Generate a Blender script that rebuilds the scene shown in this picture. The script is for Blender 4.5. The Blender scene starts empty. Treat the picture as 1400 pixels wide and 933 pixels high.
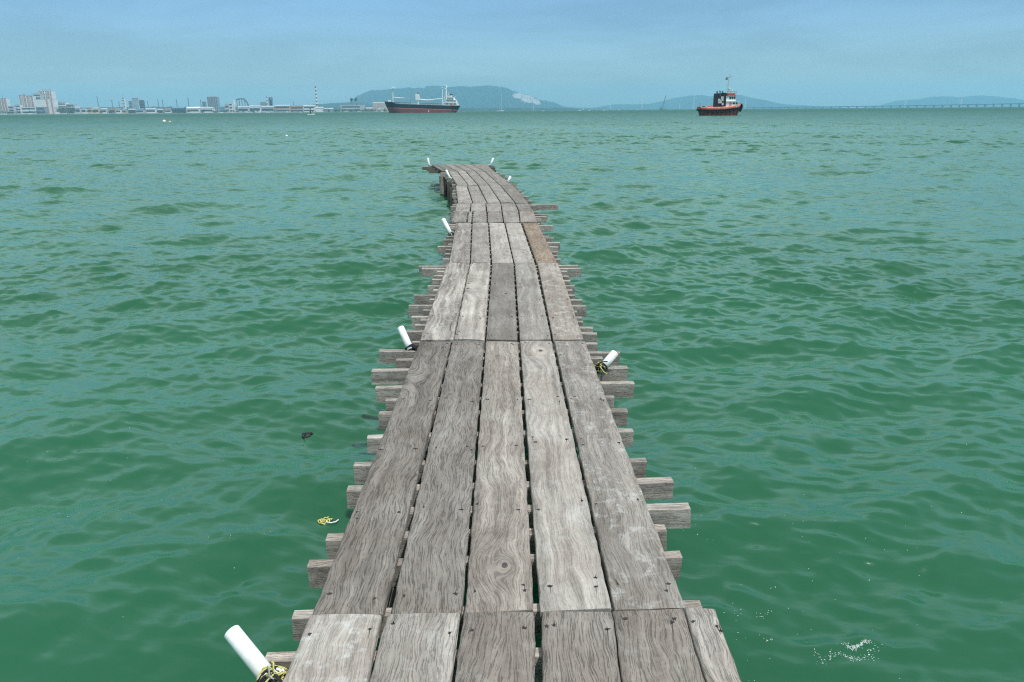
import bpy, math, random
import numpy as np
from mathutils import Vector, Matrix

R = math.radians
rnd = random.Random(11)
S = bpy.context.scene
COL = S.collection

# ------------------------------------------------------------------ world units
ZD = 0.60            # deck top above mean water
ZC = 2.20            # eye height above mean water
FPX = 1011.0         # focal length for a 1400 px wide frame
PITCH = math.atan(315.5 / FPX)
ROLL = R(0.43)
F = Vector((0, math.cos(PITCH), -math.sin(PITCH)))
U0 = Vector((0, math.sin(PITCH), math.cos(PITCH)))
X0 = Vector((1, 0, 0))
CR = X0 * math.cos(ROLL) - U0 * math.sin(ROLL)
CU = U0 * math.cos(ROLL) + X0 * math.sin(ROLL)
CAM = Vector((0, 0, ZC))

def ray(x, y):
    return F + CR * ((x - 700) / FPX) + CU * ((466.5 - y) / FPX)
def on_z(x, y, z=ZD):
    d = ray(x, y); return CAM + d * ((z - ZC) / d.z)
def on_y(x, y, Y):
    d = ray(x, y); return CAM + d * (Y / d.y)
def hor(x):
    return 151.0 - (x - 700) * 0.0075

# ------------------------------------------------------------------ mesh helper
class MB:
    def __init__(s): s.v = []; s.f = []; s.m = []; s.sm = []
    def add(s, vs, fs, mi=0, smooth=False):
        o = len(s.v); s.v += [tuple(v) for v in vs]
        for f in fs:
            s.f.append([i + o for i in f]); s.m.append(mi); s.sm.append(smooth)
    def box(s, c, sz, mi=0, rz=0, M=None):
        cx, cy, cz = c; x, y, z = sz[0] / 2, sz[1] / 2, sz[2] / 2
        vs = []
        for k in (-z, z):
            for a, b in ((-x, -y), (x, -y), (x, y), (-x, y)):
                p = Vector((a * math.cos(rz) - b * math.sin(rz), a * math.sin(rz) + b * math.cos(rz), k)) + Vector(c)
                vs.append(M @ p if M else p)
        s.add(vs, [(0, 3, 2, 1), (4, 5, 6, 7), (0, 1, 5, 4), (1, 2, 6, 5), (2, 3, 7, 6), (3, 0, 4, 7)], mi)
    def tube(s, pts, r, n=8, mi=0, cap=True, smooth=True):
        pts = [Vector(p) for p in pts]
        rs = r if isinstance(r, (list, tuple)) else [r] * len(pts)
        rings = []
        prev = None
        for i, p in enumerate(pts):
            t = (pts[min(i + 1, len(pts) - 1)] - pts[max(i - 1, 0)])
            if t.length < 1e-9: t = Vector((0, 0, 1))
            t.normalize()
            if prev is None:
                a = t.orthogonal().normalized()
            else:
                a = (prev - t * prev.dot(t))
                a = a.normalized() if a.length > 1e-6 else t.orthogonal().normalized()
            prev = a; b = t.cross(a)
            rings.append([p + (a * math.cos(2 * math.pi * k / n) + b * math.sin(2 * math.pi * k / n)) * rs[i] for k in range(n)])
        vs = [v for q in rings for v in q]; fs = []
        for i in range(len(pts) - 1):
            for k in range(n):
                k2 = (k + 1) % n
                fs.append((i * n + k, i * n + k2, (i + 1) * n + k2, (i + 1) * n + k))
        s.add(vs, fs, mi, smooth)
        if cap:
            s.add(rings[0], [tuple(range(n - 1, -1, -1))], mi); s.add(rings[-1], [tuple(range(n))], mi)
    def grid(s, rows, mi=0, smooth=True, close=False):
        n = len(rows[0]); vs = [v for q in rows for v in q]; fs = []
        for i in range(len(rows) - 1):
            for k in range(n if close else n - 1):
                k2 = (k + 1) % n
                fs.append((i * n + k, i * n + k2, (i + 1) * n + k2, (i + 1) * n + k))
        s.add(vs, fs, mi, smooth)
    def build(s, name, mats, parent=None, loc=None):
        me = bpy.data.meshes.new(name)
        me.from_pydata([tuple(v) for v in s.v], [], s.f)
        for m in (mats if isinstance(mats, (list, tuple)) else [mats]): me.materials.append(m)
        me.polygons.foreach_set('material_index', s.m)
        me.polygons.foreach_set('use_smooth', s.sm)
        me.update()
        o = bpy.data.objects.new(name, me); COL.objects.link(o)
        if parent: o.parent = parent
        if loc is not None: o.location = loc
        return o

def thing(name, label, cat, loc=(0, 0, 0), rz=0, group=None):
    o = bpy.data.objects.new(name, None); COL.objects.link(o)
    o.empty_display_size = .2
    o.location = loc; o.rotation_euler = (0, 0, rz)
    o['label'] = label; o['category'] = cat
    if group: o['group'] = group
    return o
def tag(o, label, cat, group=None, kind=None):
    o['label'] = label; o['category'] = cat
    if group: o['group'] = group
    if kind: o['kind'] = kind
    return o

# ------------------------------------------------------------------ materials
def newmat(name):
    m = bpy.data.materials.new(name); m.use_nodes = True
    nt = m.node_tree; nt.nodes.clear()
    out = nt.nodes.new('ShaderNodeOutputMaterial')
    bs = nt.nodes.new('ShaderNodeBsdfPrincipled')
    nt.links.new(bs.outputs[0], out.inputs[0])
    return m, nt, bs, out
class NT:
    def __init__(s, nt): s.nt = nt
    def n(s, t, **kw):
        o = s.nt.nodes.new(t)
        for k, v in kw.items(): setattr(o, k, v)
        return o
    def set(s, node, i, v):
        if v is None: return
        if hasattr(v, 'is_output') or isinstance(v, bpy.types.NodeSocket): s.nt.links.new(v, node.inputs[i])
        else: node.inputs[i].default_value = v
    def math(s, op, a, b=None, c=None, clamp=False):
        o = s.n('ShaderNodeMath', operation=op, use_clamp=clamp)
        s.set(o, 0, a); s.set(o, 1, b); s.set(o, 2, c); return o.outputs[0]
    def vmath(s, op, a, b=None, c=None, scale=None):
        o = s.n('ShaderNodeVectorMath', operation=op)
        s.set(o, 0, a); s.set(o, 1, b)
        if c is not None: s.set(o, 2, c)
        if scale is not None: s.set(o, 'Scale', scale)
        return o.outputs['Value'] if op in ('LENGTH', 'DOT_PRODUCT', 'DISTANCE') else o.outputs[0]
    def noise(s, vec, scale, detail=4, rough=.55, dist=0, out=0):
        o = s.n('ShaderNodeTexNoise'); s.set(o, 'Vector', vec)
        o.inputs['Scale'].default_value = scale; o.inputs['Detail'].default_value = detail
        o.inputs['Roughness'].default_value = rough; o.inputs['Distortion'].default_value = dist
        return o.outputs[out]
    def ramp(s, fac, stops, interp='LINEAR'):
        o = s.n('ShaderNodeValToRGB'); s.set(o, 0, fac); e = o.color_ramp.elements
        o.color_ramp.interpolation = interp
        e[0].position, e[0].color = stops[0][0], col4(stops[0][1])
        e[1].position, e[1].color = stops[-1][0], col4(stops[-1][1])
        for p, c in stops[1:-1]:
            q = e.new(p); q.color = col4(c)
        return o.outputs[0]
    def mix(s, fac, a, b, blend='MIX'):
        o = s.n('ShaderNodeMix', data_type='RGBA', blend_type=blend)
        s.set(o, 0, fac); s.set(o, 6, col4(a) if isinstance(a, (tuple, float, int)) else a); s.set(o, 7, col4(b) if isinstance(b, (tuple, float, int)) else b)
        return o.outputs[2]
    def smooth(s, v, a, b, lo=0., hi=1.):
        o = s.n('ShaderNodeMapRange', interpolation_type='SMOOTHSTEP'); s.set(o, 0, v)
        s.set(o, 1, a); s.set(o, 2, b); s.set(o, 3, lo); s.set(o, 4, hi); return o.outputs[0]
    def attr(s, name):
        o = s.n('ShaderNodeAttribute', attribute_type='OBJECT', attribute_name=name); return o
    def xyz(s, v):
        o = s.n('ShaderNodeSeparateXYZ'); s.set(o, 0, v); return o.outputs
    def comb(s, x, y, z):
        o = s.n('ShaderNodeCombineXYZ'); s.set(o, 0, x); s.set(o, 1, y); s.set(o, 2, z); return o.outputs[0]
def col4(c):
    if isinstance(c, (int, float)): return (c, c, c, 1)
    return (*c[:3], 1)

def paint(name, c, rough=.5, var=.12, scale=3., metal=0., dirt=None):
    """painted/weathered plain surface with blotchy colour variation"""
    m, nt, bs, out = newmat(name); k = NT(nt)
    tc = k.n('ShaderNodeTexCoord').outputs['Object']
    n1 = k.noise(tc, scale, 6, .65)
    dark = tuple(x * (1 - var * 1.6) for x in c) if dirt is None else dirt
    cc = k.ramp(n1, [(.28, dark), (.55, c), (.8, tuple(min(1, x * (1 + var * .5)) for x in c))])
    nt.links.new(cc, bs.inputs['Base Color'])
    bs.inputs['Roughness'].default_value = rough; bs.inputs['Metallic'].default_value = metal
    return m

def wood_material():
    m, nt, bs, out = newmat('weathered_timber'); k = NT(nt)
    tc = k.n('ShaderNodeTexCoord').outputs['Object']
    rnd_ = k.n('ShaderNodeObjectInfo').outputs['Random']
    px, py, pz = k.xyz(tc)[0:3]
    off = k.math('MULTIPLY', rnd_, 57.0)
    kn = k.attr('knot').outputs['Vector']
    kx, ky, ks = k.xyz(kn)[0:3]
    tone = k.attr('tone').outputs['Fac']; warm = k.attr('warm').outputs['Fac']
    fis = k.attr('fissure').outputs['Fac']; fig = k.attr('figure').outputs['Fac']
    # radial coordinate about a knot
    dx = k.math('SUBTRACT', px, kx); dy = k.math('MULTIPLY', k.math('SUBTRACT', py, ky), .62)
    dist = k.math('SQRT', k.math('ADD', k.math('MULTIPLY', dx, dx), k.math('MULTIPLY', dy, dy)))
    kw = k.math('POWER', 2.718, k.math('MULTIPLY', k.math('DIVIDE', dist, k.math('MAXIMUM', ks, .001)), k.math('DIVIDE', dist, k.math('MAXIMUM', ks, .001))) )
    kw = k.math('DIVIDE', 1.0, kw, clamp=True)                      # exp(-(d/s)^2)
    # wandering of the grain across the board
    low = k.comb(k.math('ADD', k.math('MULTIPLY', px, 2.2), off), k.math('MULTIPLY', py, 1.25), off)
    w1 = k.math('SUBTRACT', k.noise(low, 1.6, 3, .5), .5)
    mid = k.comb(k.math('ADD', k.math('MULTIPLY', px, 9.), off), k.math('MULTIPLY', py, 7.), off)
    w2 = k.math('SUBTRACT', k.noise(mid, 1.5, 2, .5), .5)
    gx = k.math('ADD', px, k.math('ADD', k.math('MULTIPLY', w1, .15), k.math('MULTIPLY', w2, .013)))
    gx = k.math('ADD', k.math('MULTIPLY', gx, k.math('SUBTRACT', 1., kw)), k.math('MULTIPLY', dist, kw))
    gy = py
    fine = k.noise(k.comb(k.math('ADD', gx, off), k.math('MULTIPLY', gy, .055), k.math('ADD', off, pz)), 210, 4, .7)
    fiss = k.noise(k.comb(k.math('ADD', gx, off), k.math('MULTIPLY', gy, .038), k.math('ADD', k.math('MULTIPLY', off, 2.), pz)), 260, 3, .55, .5)
    figv = k.noise(k.comb(k.math('ADD', gx, off), k.math('MULTIPLY', gy, .028), k.math('ADD', k.math('MULTIPLY', off, 3.), pz)), 34, 3, .5)
    blot = k.noise(k.comb(k.math('ADD', k.math('MULTIPLY', px, 1.5), off), k.math('MULTIPLY', py, .8), off), 3.2, 5, .6)
    spk = k.noise(k.vmath('ADD', tc, k.comb(off, off, off)), 75, 4, .7)
    # tone
    v = k.math('ADD', k.math('MULTIPLY', k.math('SUBTRACT', fine, .5), .68), 1.0)
    v = k.math('MULTIPLY', v, k.math('ADD', 1., k.math('MULTIPLY', k.math('SUBTRACT', figv, .5), k.math('MULTIPLY', fig, 1.6))))
    v = k.math('MULTIPLY', v, k.math('ADD', 1., k.math('MULTIPLY', k.math('SUBTRACT', blot, .5), 1.1)))
    v = k.math('MULTIPLY', v, k.math('ADD', 1., k.math('MULTIPLY', k.math('SUBTRACT', spk, .5), .55)))
    crack = k.math('MULTIPLY', k.smooth(fiss, .38, .46, 1., 0.), fis)
    v = k.math('MULTIPLY', v, k.math('SUBTRACT', 1., k.math('MULTIPLY', crack, .42)))
    v = k.math('MULTIPLY', v, tone)
    base = k.mix(k.smooth(blot, .35, .7), (.286, .245, .212), (.292, .265, .235))
    base = k.mix(warm, base, (.33, .225, .15))
    vcol = k.comb(v, v, v)
    c = k.mix(1., base, vcol, 'MULTIPLY')
    # knot heart
    heart = k.smooth(dist, k.math('MULTIPLY', ks, .10), k.math('MULTIPLY', ks, .16), .85, 0.)
    c = k.mix(heart, c, (.035, .03, .027))
    # pale lichen / bleached scuffs
    st = k.noise(k.comb(k.math('ADD', k.math('MULTIPLY', px, 5.), off), k.math('MULTIPLY', py, 1.1), k.math('ADD', off, pz)), 2.4, 6, .7)
    c = k.mix(k.smooth(st, .54, .72, 0., .5), c, (.085, .072, .062))
    sc = k.noise(k.vmath('ADD', tc, k.comb(off, 3., off)), 14, 6, .72)
    lich = k.attr('lichen').outputs['Fac']
    c = k.mix(k.math('MULTIPLY', k.smooth(sc, .5, .68), lich), c, (.50, .49, .46))
    nt.links.new(c, bs.inputs['Base Color'])
    bs.inputs['Roughness'].default_value = .82
    bs.inputs['Specular IOR Level'].default_value = .25
    h = k.math('ADD', k.math('MULTIPLY', fine, .5), k.math('SUBTRACT', k.math('MULTIPLY', figv, .4), k.math('MULTIPLY', crack, .9)))
    b = k.n('ShaderNodeBump'); b.inputs['Strength'].default_value = .75; b.inputs['Distance'].default_value = .0035
    nt.links.new(h, b.inputs['Height']); nt.links.new(b.outputs[0], bs.inputs['Normal'])
    return m

def water_material():
    m, nt, bs, out = newmat('sea_water'); k = NT(nt)
    geo = k.n('ShaderNodeNewGeometry')
    pos = geo.outputs['Position']; nor = geo.outputs['Normal']
    ra = k.n('ShaderNodeAttribute', attribute_type='GEOMETRY', attribute_name='ripple').outputs['Fac']
    x, y, z = k.xyz(pos)[0:3]
    flat = k.comb(k.math('MULTIPLY', x, .45), k.math('ADD', k.math('MULTIPLY', y, 1.5), k.math('MULTIPLY', x, .25)), 0.)
    n1 = k.n('ShaderNodeTexNoise'); nt.links.new(flat, n1.inputs['Vector'])
    n1.inputs['Scale'].default_value = 8.; n1.inputs['Detail'].default_value = 5; n1.inputs['Roughness'].default_value = .62
    n2 = k.n('ShaderNodeTexNoise'); nt.links.new(flat, n2.inputs['Vector'])
    n2.inputs['Scale'].default_value = .9; n2.inputs['Detail'].default_value = 3
    a = k.vmath('SUBTRACT', n1.outputs['Color'], (.5, .5, .5)); b = k.vmath('SUBTRACT', n2.outputs['Color'], (.5, .5, .5))
    a = k.vmath('MULTIPLY', a, (1., 1., 0.)); b = k.vmath('MULTIPLY', b, (1., 1., 0.))
    pert = k.vmath('ADD', k.vmath('SCALE', a, scale=k.math('SUBTRACT', .80, k.math('MULTIPLY', ra, .1))),
                   k.vmath('SCALE', b, scale=k.math('MULTIPLY', ra, .6)))
    N = k.vmath('NORMALIZE', k.vmath('ADD', nor, pert))
    nt.links.new(N, bs.inputs['Normal'])
    big = k.noise(k.comb(x, k.math('MULTIPLY', y, .6), 0.), .22, 3, .5)
    c = k.mix(k.smooth(big, .3, .7), (.013, .083, .037), (.017, .097, .049))
    bs.inputs['Base Color'].default_value = (0, 0, 0, 1)
    nt.links.new(k.math('ADD', .13, k.math('MULTIPLY', ra, .20)), bs.inputs['Roughness'])
    bs.inputs['IOR'].default_value = 1.35
    gu = k.noise(k.comb(k.math('MULTIPLY', x, .55), k.math('MULTIPLY', y, .07), 4.), 1., 7, .68)
    gu = k.math('MULTIPLY', k.math('MULTIPLY', k.math('SUBTRACT', gu, .5), 2.6), k.smooth(ra, .05, .6))      # wave groups and gusts
    # light scattered back out of the silty water hardly follows the ripples
    df = nt.nodes.new('ShaderNodeBsdfDiffuse'); nt.links.new(c, df.inputs['Color'])
    nt.links.new(k.vmath('NORMALIZE', k.vmath('ADD', k.vmath('SCALE', nor, scale=.3), (0, 0, .7))), df.inputs['Normal'])
    fr = nt.nodes.new('ShaderNodeFresnel'); fr.inputs['IOR'].default_value = 1.33; nt.links.new(N, fr.inputs['Normal'])
    tr_ = k.math('SUBTRACT', 1.0, k.math('MULTIPLY', fr.outputs[0], .45), clamp=True)
    nt.links.new(k.mix(1., c, k.comb(tr_, tr_, tr_), 'MULTIPLY'), df.inputs['Color'])
    # far off, the ripples too fine for the mesh turn part of each patch towards the water's own colour
    bk = nt.nodes.new('ShaderNodeBsdfDiffuse'); bk.inputs['Color'].default_value = (0, 0, 0, 1)
    mx = nt.nodes.new('ShaderNodeMixShader'); nt.links.new(k.math('SUBTRACT', k.math('MULTIPLY', ra, .48), k.math('MULTIPLY', gu, .55), clamp=True), mx.inputs[0])
    nt.links.new(bs.outputs[0], mx.inputs[1]); nt.links.new(bk.outputs[0], mx.inputs[2])
    ad = nt.nodes.new('ShaderNodeAddShader'); nt.links.new(mx.outputs[0], ad.inputs[0]); nt.links.new(df.outputs[0], ad.inputs[1])
    nt.links.new(ad.outputs[0], out.inputs[0])
    return m

M = {}
M['wood'] = wood_material()
M['nail'] = paint('rusty_nail_stain', (.035, .028, .024), .9, .3, 60)
M['pvc'] = paint('white_pvc', (.80, .81, .79), .4, .06, 14, dirt=(.62, .60, .54))
M['rope_yellow'] = paint('yellow_rope', (.56, .51, .16), .85, .3, 90)
M['rope_black'] = paint('black_rope', (.018, .018, .018), .9, .3, 90)
M['rope_white'] = paint('white_rope', (.72, .72, .68), .85, .2, 90)
M['water'] = water_material()
M['foam'] = paint('sea_foam', (.75, .8, .78), .7, .15, 40)
for _n in M['foam'].node_tree.nodes:
    if _n.type == 'BSDF_PRINCIPLED': _n.inputs['Alpha'].default_value = .55
M['weed'] = paint('dark_debris', (.012, .02, .016), .6, .3, 30)
M['black_hull'] = paint('black_hull_paint', (.012, .016, .022), .45, .3, .12)
M['red_hull'] = paint('faded_red_hull_paint', (.21, .055, .05), .6, .28, .16, dirt=(.12, .05, .045))
M['ship_white'] = paint('ship_white_paint', (.78, .79, .78), .5, .08, .5)
M['ship_grey'] = paint('ship_grey_paint', (.34, .38, .40), .6, .15, .5)
M['glass'] = paint('dark_window_glass', (.02, .025, .03), .15, .1, 2)
M['orange'] = paint('faded_orange_paint', (.66, .19, .13), .55, .25, .9, dirt=(.36, .09, .07))
M['tug_hull'] = paint('tug_dark_hull', (.17, .036, .028), .6, .4, .9, dirt=(.03, .012, .012))
M['tug_black'] = paint('tug_black_paint', (.012, .010, .011), .6, .3, 1.2)
M['tug_pink'] = paint('faded_red_paint', (.58, .15, .12), .55, .2, 1.5)
M['rubber'] = paint('black_rubber', (.012, .012, .013), .9, .2, 4)
M['salmon'] = paint('salmon_render', (.52, .27, .19), .85, .1, .05)
M['cream'] = paint('cream_render', (.62, .56, .38), .85, .12, .06)
M['white_wall'] = paint('white_render', (.72, .72, .70), .85, .1, .06)
M['grey_wall'] = paint('grey_render', (.27, .28, .29), .85, .12, .06)
M['pale_wall'] = paint('pale_grey_render', (.48, .49, .49), .85, .1, .06)
M['dark_wall'] = paint('dark_grey_cladding', (.10, .11, .12), .8, .15, .06)
M['tan_wall'] = paint('tan_cladding', (.50, .37, .29), .85, .15, .04)
M['tin_roof'] = paint('tin_roof', (.40, .42, .42), .6, .15, .06)
M['rust_roof'] = paint('rusty_tin_roof', (.30, .15, .10), .7, .2, .06)
M['blue_roof'] = paint('blue_tin_roof', (.14, .24, .33), .6, .15, .06)
M['band'] = paint('window_band_glass', (.06, .075, .085), .3, .15, .1)
M['steel'] = paint('grey_steelwork', (.16, .17, .18), .6, .2, .08)
M['pylon'] = paint('galvanised_steel', (.80, .81, .80), .6, .08, .05)
M['red_band'] = paint('red_band_paint', (.24, .07, .06), .7, .12, .1)
M['concrete'] = paint('bridge_concrete', (.11, .12, .13), .85, .12, .02)
M['bark'] = paint('bark', (.10, .075, .055), .9, .3, .8)

def leafmat(name, a, b, scale):
    m, nt, bs, out = newmat(name); k = NT(nt)
    p = k.n('ShaderNodeNewGeometry').outputs['Position']
    c = k.mix(k.smooth(k.noise(p, scale, 5, .65), .33, .67), a, b)
    nt.links.new(c, bs.inputs['Base Color']); bs.inputs['Roughness'].default_value = .75
    return m
M['leaf'] = leafmat('shore_foliage', (.022, .045, .018), (.06, .095, .035), .12)
M['land'] = leafmat('shore_ground', (.10, .10, .07), (.20, .17, .12), .02)
def hillmat():
    m, nt, bs, out = newmat('forest_hill'); k = NT(nt)
    p = k.n('ShaderNodeNewGeometry').outputs['Position']
    c = k.mix(k.smooth(k.noise(p, .012, 7, .7), .36, .64), (.008, .022, .014), (.028, .05, .03))
    sc = k.n('ShaderNodeAttribute', attribute_type='GEOMETRY', attribute_name='scar').outputs['Fac']
    nn = k.noise(p, .02, 5, .7)
    f = k.smooth(k.math('ADD', sc, k.math('MULTIPLY', k.math('SUBTRACT', nn, .5), .9)), .45, .6)
    c = k.mix(f, c, k.mix(k.noise(p, .03, 4), (.30, .25, .22), (.50, .45, .41)))
    nt.links.new(c, bs.inputs['Base Color']); bs.inputs['Roughness'].default_value = .9
    return m
M['hill'] = hillmat()

# ------------------------------------------------------------------ water surface (sum of trochoidal waves)
wr = np.random.RandomState(27)
NW = 210
lam = np.exp(wr.uniform(np.log(.085), np.log(5.5), NW)); lam.sort()
slope = np.exp(-(np.log(lam / .72) ** 2) / (2 * .60 ** 2)) + .36 * np.exp(-(np.log(lam / 2.0) ** 2) / (2 * .4 ** 2)) + 1.05 * np.exp(-(np.log(lam / .17) ** 2) / (2 * .6 ** 2)) + .10
slope *= wr.uniform(.5, 1.4, NW)
slope *= math.sqrt(2 * .056 / np.sum(slope ** 2))
kk = 2 * np.pi / lam
amp = slope / kk
wind = R(-84)                                   # waves run towards the viewer, a little to the right
th = wind + wr.normal(0, R(27), NW) * np.where(lam < .6, 1.3, 1.0)
kxv, kyv = np.cos(th), np.sin(th)
phs = wr.uniform(0, 2 * np.pi, NW)

def waves(x, y, cell):
    """x, y arrays; cell: local mesh spacing. Returns displaced x, y, z."""
    z = np.zeros_like(x); dxx = np.zeros_like(x); dyy = np.zeros_like(x)
    gust = 1 + .35 * np.sin(.21 * x + .33 * y + 1.) * np.sin(.13 * x - .24 * y) + .22 * np.sin(.047 * x + .09 * y + 2.)
    for i in range(NW):
        w = np.clip((lam[i] / cell - 1.6) / 1.6, 0, 1)
        if not w.any(): continue
        if lam[i] < 1.6: w = w * gust
        ph = kk[i] * (kxv[i] * x + kyv[i] * y) + phs[i]
        z += amp[i] * w * np.cos(ph)
        s = .52 * amp[i] * w * np.sin(ph)
        dxx -= kxv[i] * s; dyy -= kyv[i] * s
    return x + dxx, y + dyy, z
def wave_z(x, y):
    X, Y, Z = waves(np.array([x], float), np.array([y], float), np.array([.02]))
    return float(Z[0])

def build_water():
    rs = [.75]
    while rs[-1] < 13500:
        r = rs[-1]
        if r < 100: d = min(max(.015, r * r / 3600.), .125)
        elif r < 700: d = .125 + (r - 100) / 600. * 1.6
        else: d = max(1.8, r * .03)
        rs.append(r + d)
    rs = np.array(rs); dr = np.gradient(rs)
    a_d = np.linspace(R(-57), R(57), 920)
    a_c = np.linspace(R(57), R(303), 90)[1:-1]
    ang = np.concatenate([a_d, a_c]); na = len(ang)
    A, Rr = np.meshgrid(ang, rs)
    da = np.where(np.arange(na) < 920, R(114) / 920, R(246) / 90)
    cell = np.maximum(dr[:, None] * 1.0, 0.0 * Rr)
    lat = Rr * da[None, :]
    cell = np.maximum(cell, lat * np.where(np.arange(na) < 920, .6, 1.)[None, :])
    x = (Rr * np.sin(A)).ravel(); y = (Rr * np.cos(A)).ravel(); c = cell.ravel()
    X, Y, Z = waves(x, y, c)
    nr = len(rs)
    co = np.stack([X, Y, Z], 1)
    co = np.concatenate([co, [[0, 0, -.02]]])
    i = np.arange(nr - 1)[:, None] * na; j = np.arange(na)[None, :]; j2 = (np.arange(na) + 1) % na
    q = np.stack([(i + j), (i + j2[None, :]), (i + na + j2[None, :]), (i + na + j)], -1).reshape(-1, 4)
    tri = np.stack([np.arange(na), (np.arange(na) + 1) % na, np.full(na, nr * na)], 1)
    nq, ntx = len(q), len(tri)
    me = bpy.data.meshes.new('sea')
    me.vertices.add(len(co)); me.vertices.foreach_set('co', co.astype(np.float32).ravel())
    me.loops.add(nq * 4 + ntx * 3)
    me.loops.foreach_set('vertex_index', np.concatenate([q.ravel(), tri[:, [1, 0, 2]].ravel()]).astype(np.int32))
    me.polygons.add(nq + ntx)
    st = np.concatenate([np.arange(nq) * 4, nq * 4 + np.arange(ntx) * 3]).astype(np.int32)
    me.polygons.foreach_set('loop_start', st)
    me.polygons.foreach_set('use_smooth', np.ones(nq + ntx, bool))
    me.update(calc_edges=True)
    rip = np.concatenate([np.clip((np.log(np.maximum(c, .02)) - math.log(.12)) / math.log(14.), 0, 1), [0]])
    at = me.attributes.new('ripple', 'FLOAT', 'POINT'); at.data.foreach_set('value', rip.astype(np.float32))
    me.materials.append(M['water'])
    o = bpy.data.objects.new('sea', me); COL.objects.link(o); o['kind'] = 'structure'
    o['label'] = 'choppy green sea water'
build_water()

# ------------------------------------------------------------------ the jetty
jetty = thing('jetty', 'long narrow weathered timber jetty on piles, bending left at its far end', 'jetty', (0, 2.0, ZD))
JO = Vector((0, 2.0, ZD))

def set_wood(o, tone=1., warm=0., fissure=.8, figure=.5, lichen=.15, knot=(9, 9, .001)):
    o['tone'] = float(tone); o['warm'] = float(warm); o['fissure'] = float(fissure)
    o['figure'] = float(figure); o['lichen'] = float(lichen); o['knot'] = [float(v) for v in knot]

def plank(nl, nr_, fl, fr, zo, nails, th_=.030, **kw):
    """board from its four deck corners (world xy): near left/right, far left/right"""
    nl, nr_, fl, fr = [Vector((p[0], p[1])) for p in (nl, nr_, fl, fr)]
    c = (nl + nr_ + fl + fr) / 4
    d = ((fl + fr) / 2 - (nl + nr_) / 2); L = d.length
    rz = math.atan2(-d.x, d.y)
    cs, sn = math.cos(-rz), math.sin(-rz)
    def loc(p):
        q = p - c; return Vector((q.x * cs - q.y * sn, q.x * sn + q.y * cs))
    a, b, e, f = loc(nl), loc(nr_), loc(fl), loc(fr)
    ny = max(6, int(L / .05))
    if c.y > 9: ny = max(5, int(L / .15))
    ph = [rnd.uniform(0, 6.28) for _ in range(8)]
    cup = rnd.uniform(-.0015, .0025); tw = rnd.uniform(-.003, .003)
    def zf(u, t):        # u 0..1 across, t 0..1 along
        return cup * (1 - (2 * u - 1) ** 2) * 2 + tw * (2 * u - 1) * (2 * t - 1) + .0012 * math.sin(9 * t + ph[0]) + .0006 * math.sin(31 * t + 5 * u + ph[1])
    mb = MB(); rows = []
    cut = [rnd.uniform(-.004, .004) for _ in range(2)]
    for i in range(ny + 1):
        t = i / ny
        l = a.lerp(e, t); r_ = b.lerp(f, t)
        jl = .0016 * math.sin(23 * t * L + ph[2]) + .0012 * math.sin(61 * t * L + ph[3])
        jr = .0016 * math.sin(19 * t * L + ph[4]) + .0012 * math.sin(57 * t * L + ph[5])
        l = Vector((l.x + jl, l.y)); r_ = Vector((r_.x + jr, r_.y))
        W = r_.x - l.x
        prof = []
        for u, dz in ((0, -th_), (0, -.005), (.0045 / W, -.0008), (.2, 0), (.4, 0), (.6, 0), (.8, 0), (1 - .0045 / W, -.0008), (1, -.005), (1, -th_)):
            q = l.lerp(r_, u)
            yy = q.y
            if i == 0: yy += cut[0] * (2 * u - 1) + .0012 * math.sin(40 * u + ph[6])
            if i == ny: yy += cut[1] * (2 * u - 1) + .0012 * math.sin(37 * u + ph[7])
            end = -.0035 if i in (0, ny) and dz > -.01 else 0
            prof.append((q.x, yy, zo + zf(u, t) + dz + end))
        if i == 0: pass
        rows.append(prof)
    mb.grid(rows, 0, True)
    n = len(rows[0])
    mb.add(rows[0], [tuple(range(n))], 0); mb.add(rows[-1], [tuple(range(n - 1, -1, -1))], 0)
    mb.add([rows[0][0], rows[0][-1], rows[-1][-1], rows[-1][0]], [(3, 2, 1, 0)], 0)
    # nail heads with the split, stained wood around them
    for (u, t) in nails:
        l = a.lerp(e, t); r_ = b.lerp(f, t); q = l.lerp(r_, u)
        z = zo + zf(u, t) + .0012
        k = 11; pts = []
        sx, sy = rnd.uniform(.0055, .0120), rnd.uniform(.005, .010)
        for j in range(k):
            an = 2 * math.pi * j / k
            w = rnd.uniform(.55, 1.5) if j % 2 else rnd.uniform(.4, .9)
            pts.append((q.x + math.cos(an) * sx * w, q.y + math.sin(an) * sy * w, z))
        mb.add([(q.x, q.y, z)] + pts, [(0, 1 + j, 1 + (j + 1) % k) for j in range(k)], 1)
        if rnd.random() < .55:      # a drying split running off along the grain
            l2 = rnd.uniform(.015, .05) * rnd.choice((-1, 1)); xd = rnd.uniform(-.006, .006)
            mb.add([(q.x - .0014, q.y, z), (q.x + .0014, q.y, z), (q.x + xd + .0004, q.y + l2, z), (q.x + xd - .0004, q.y + l2, z)], [(0, 1, 2, 3) if l2 > 0 else (3, 2, 1, 0)], 1)
    # hard edges at the top arrises stay soft through the bevel row
    o = mb.build('plank', [M['wood'], M['nail']], jetty, Vector((c.x, c.y, ZD)) - JO)
    o.rotation_euler = (0, 0, rz)
    set_wood(o, **kw)
    return o, loc

def D(x, y): 
    p = on_z(x, y); return (p.x, p.y)

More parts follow.
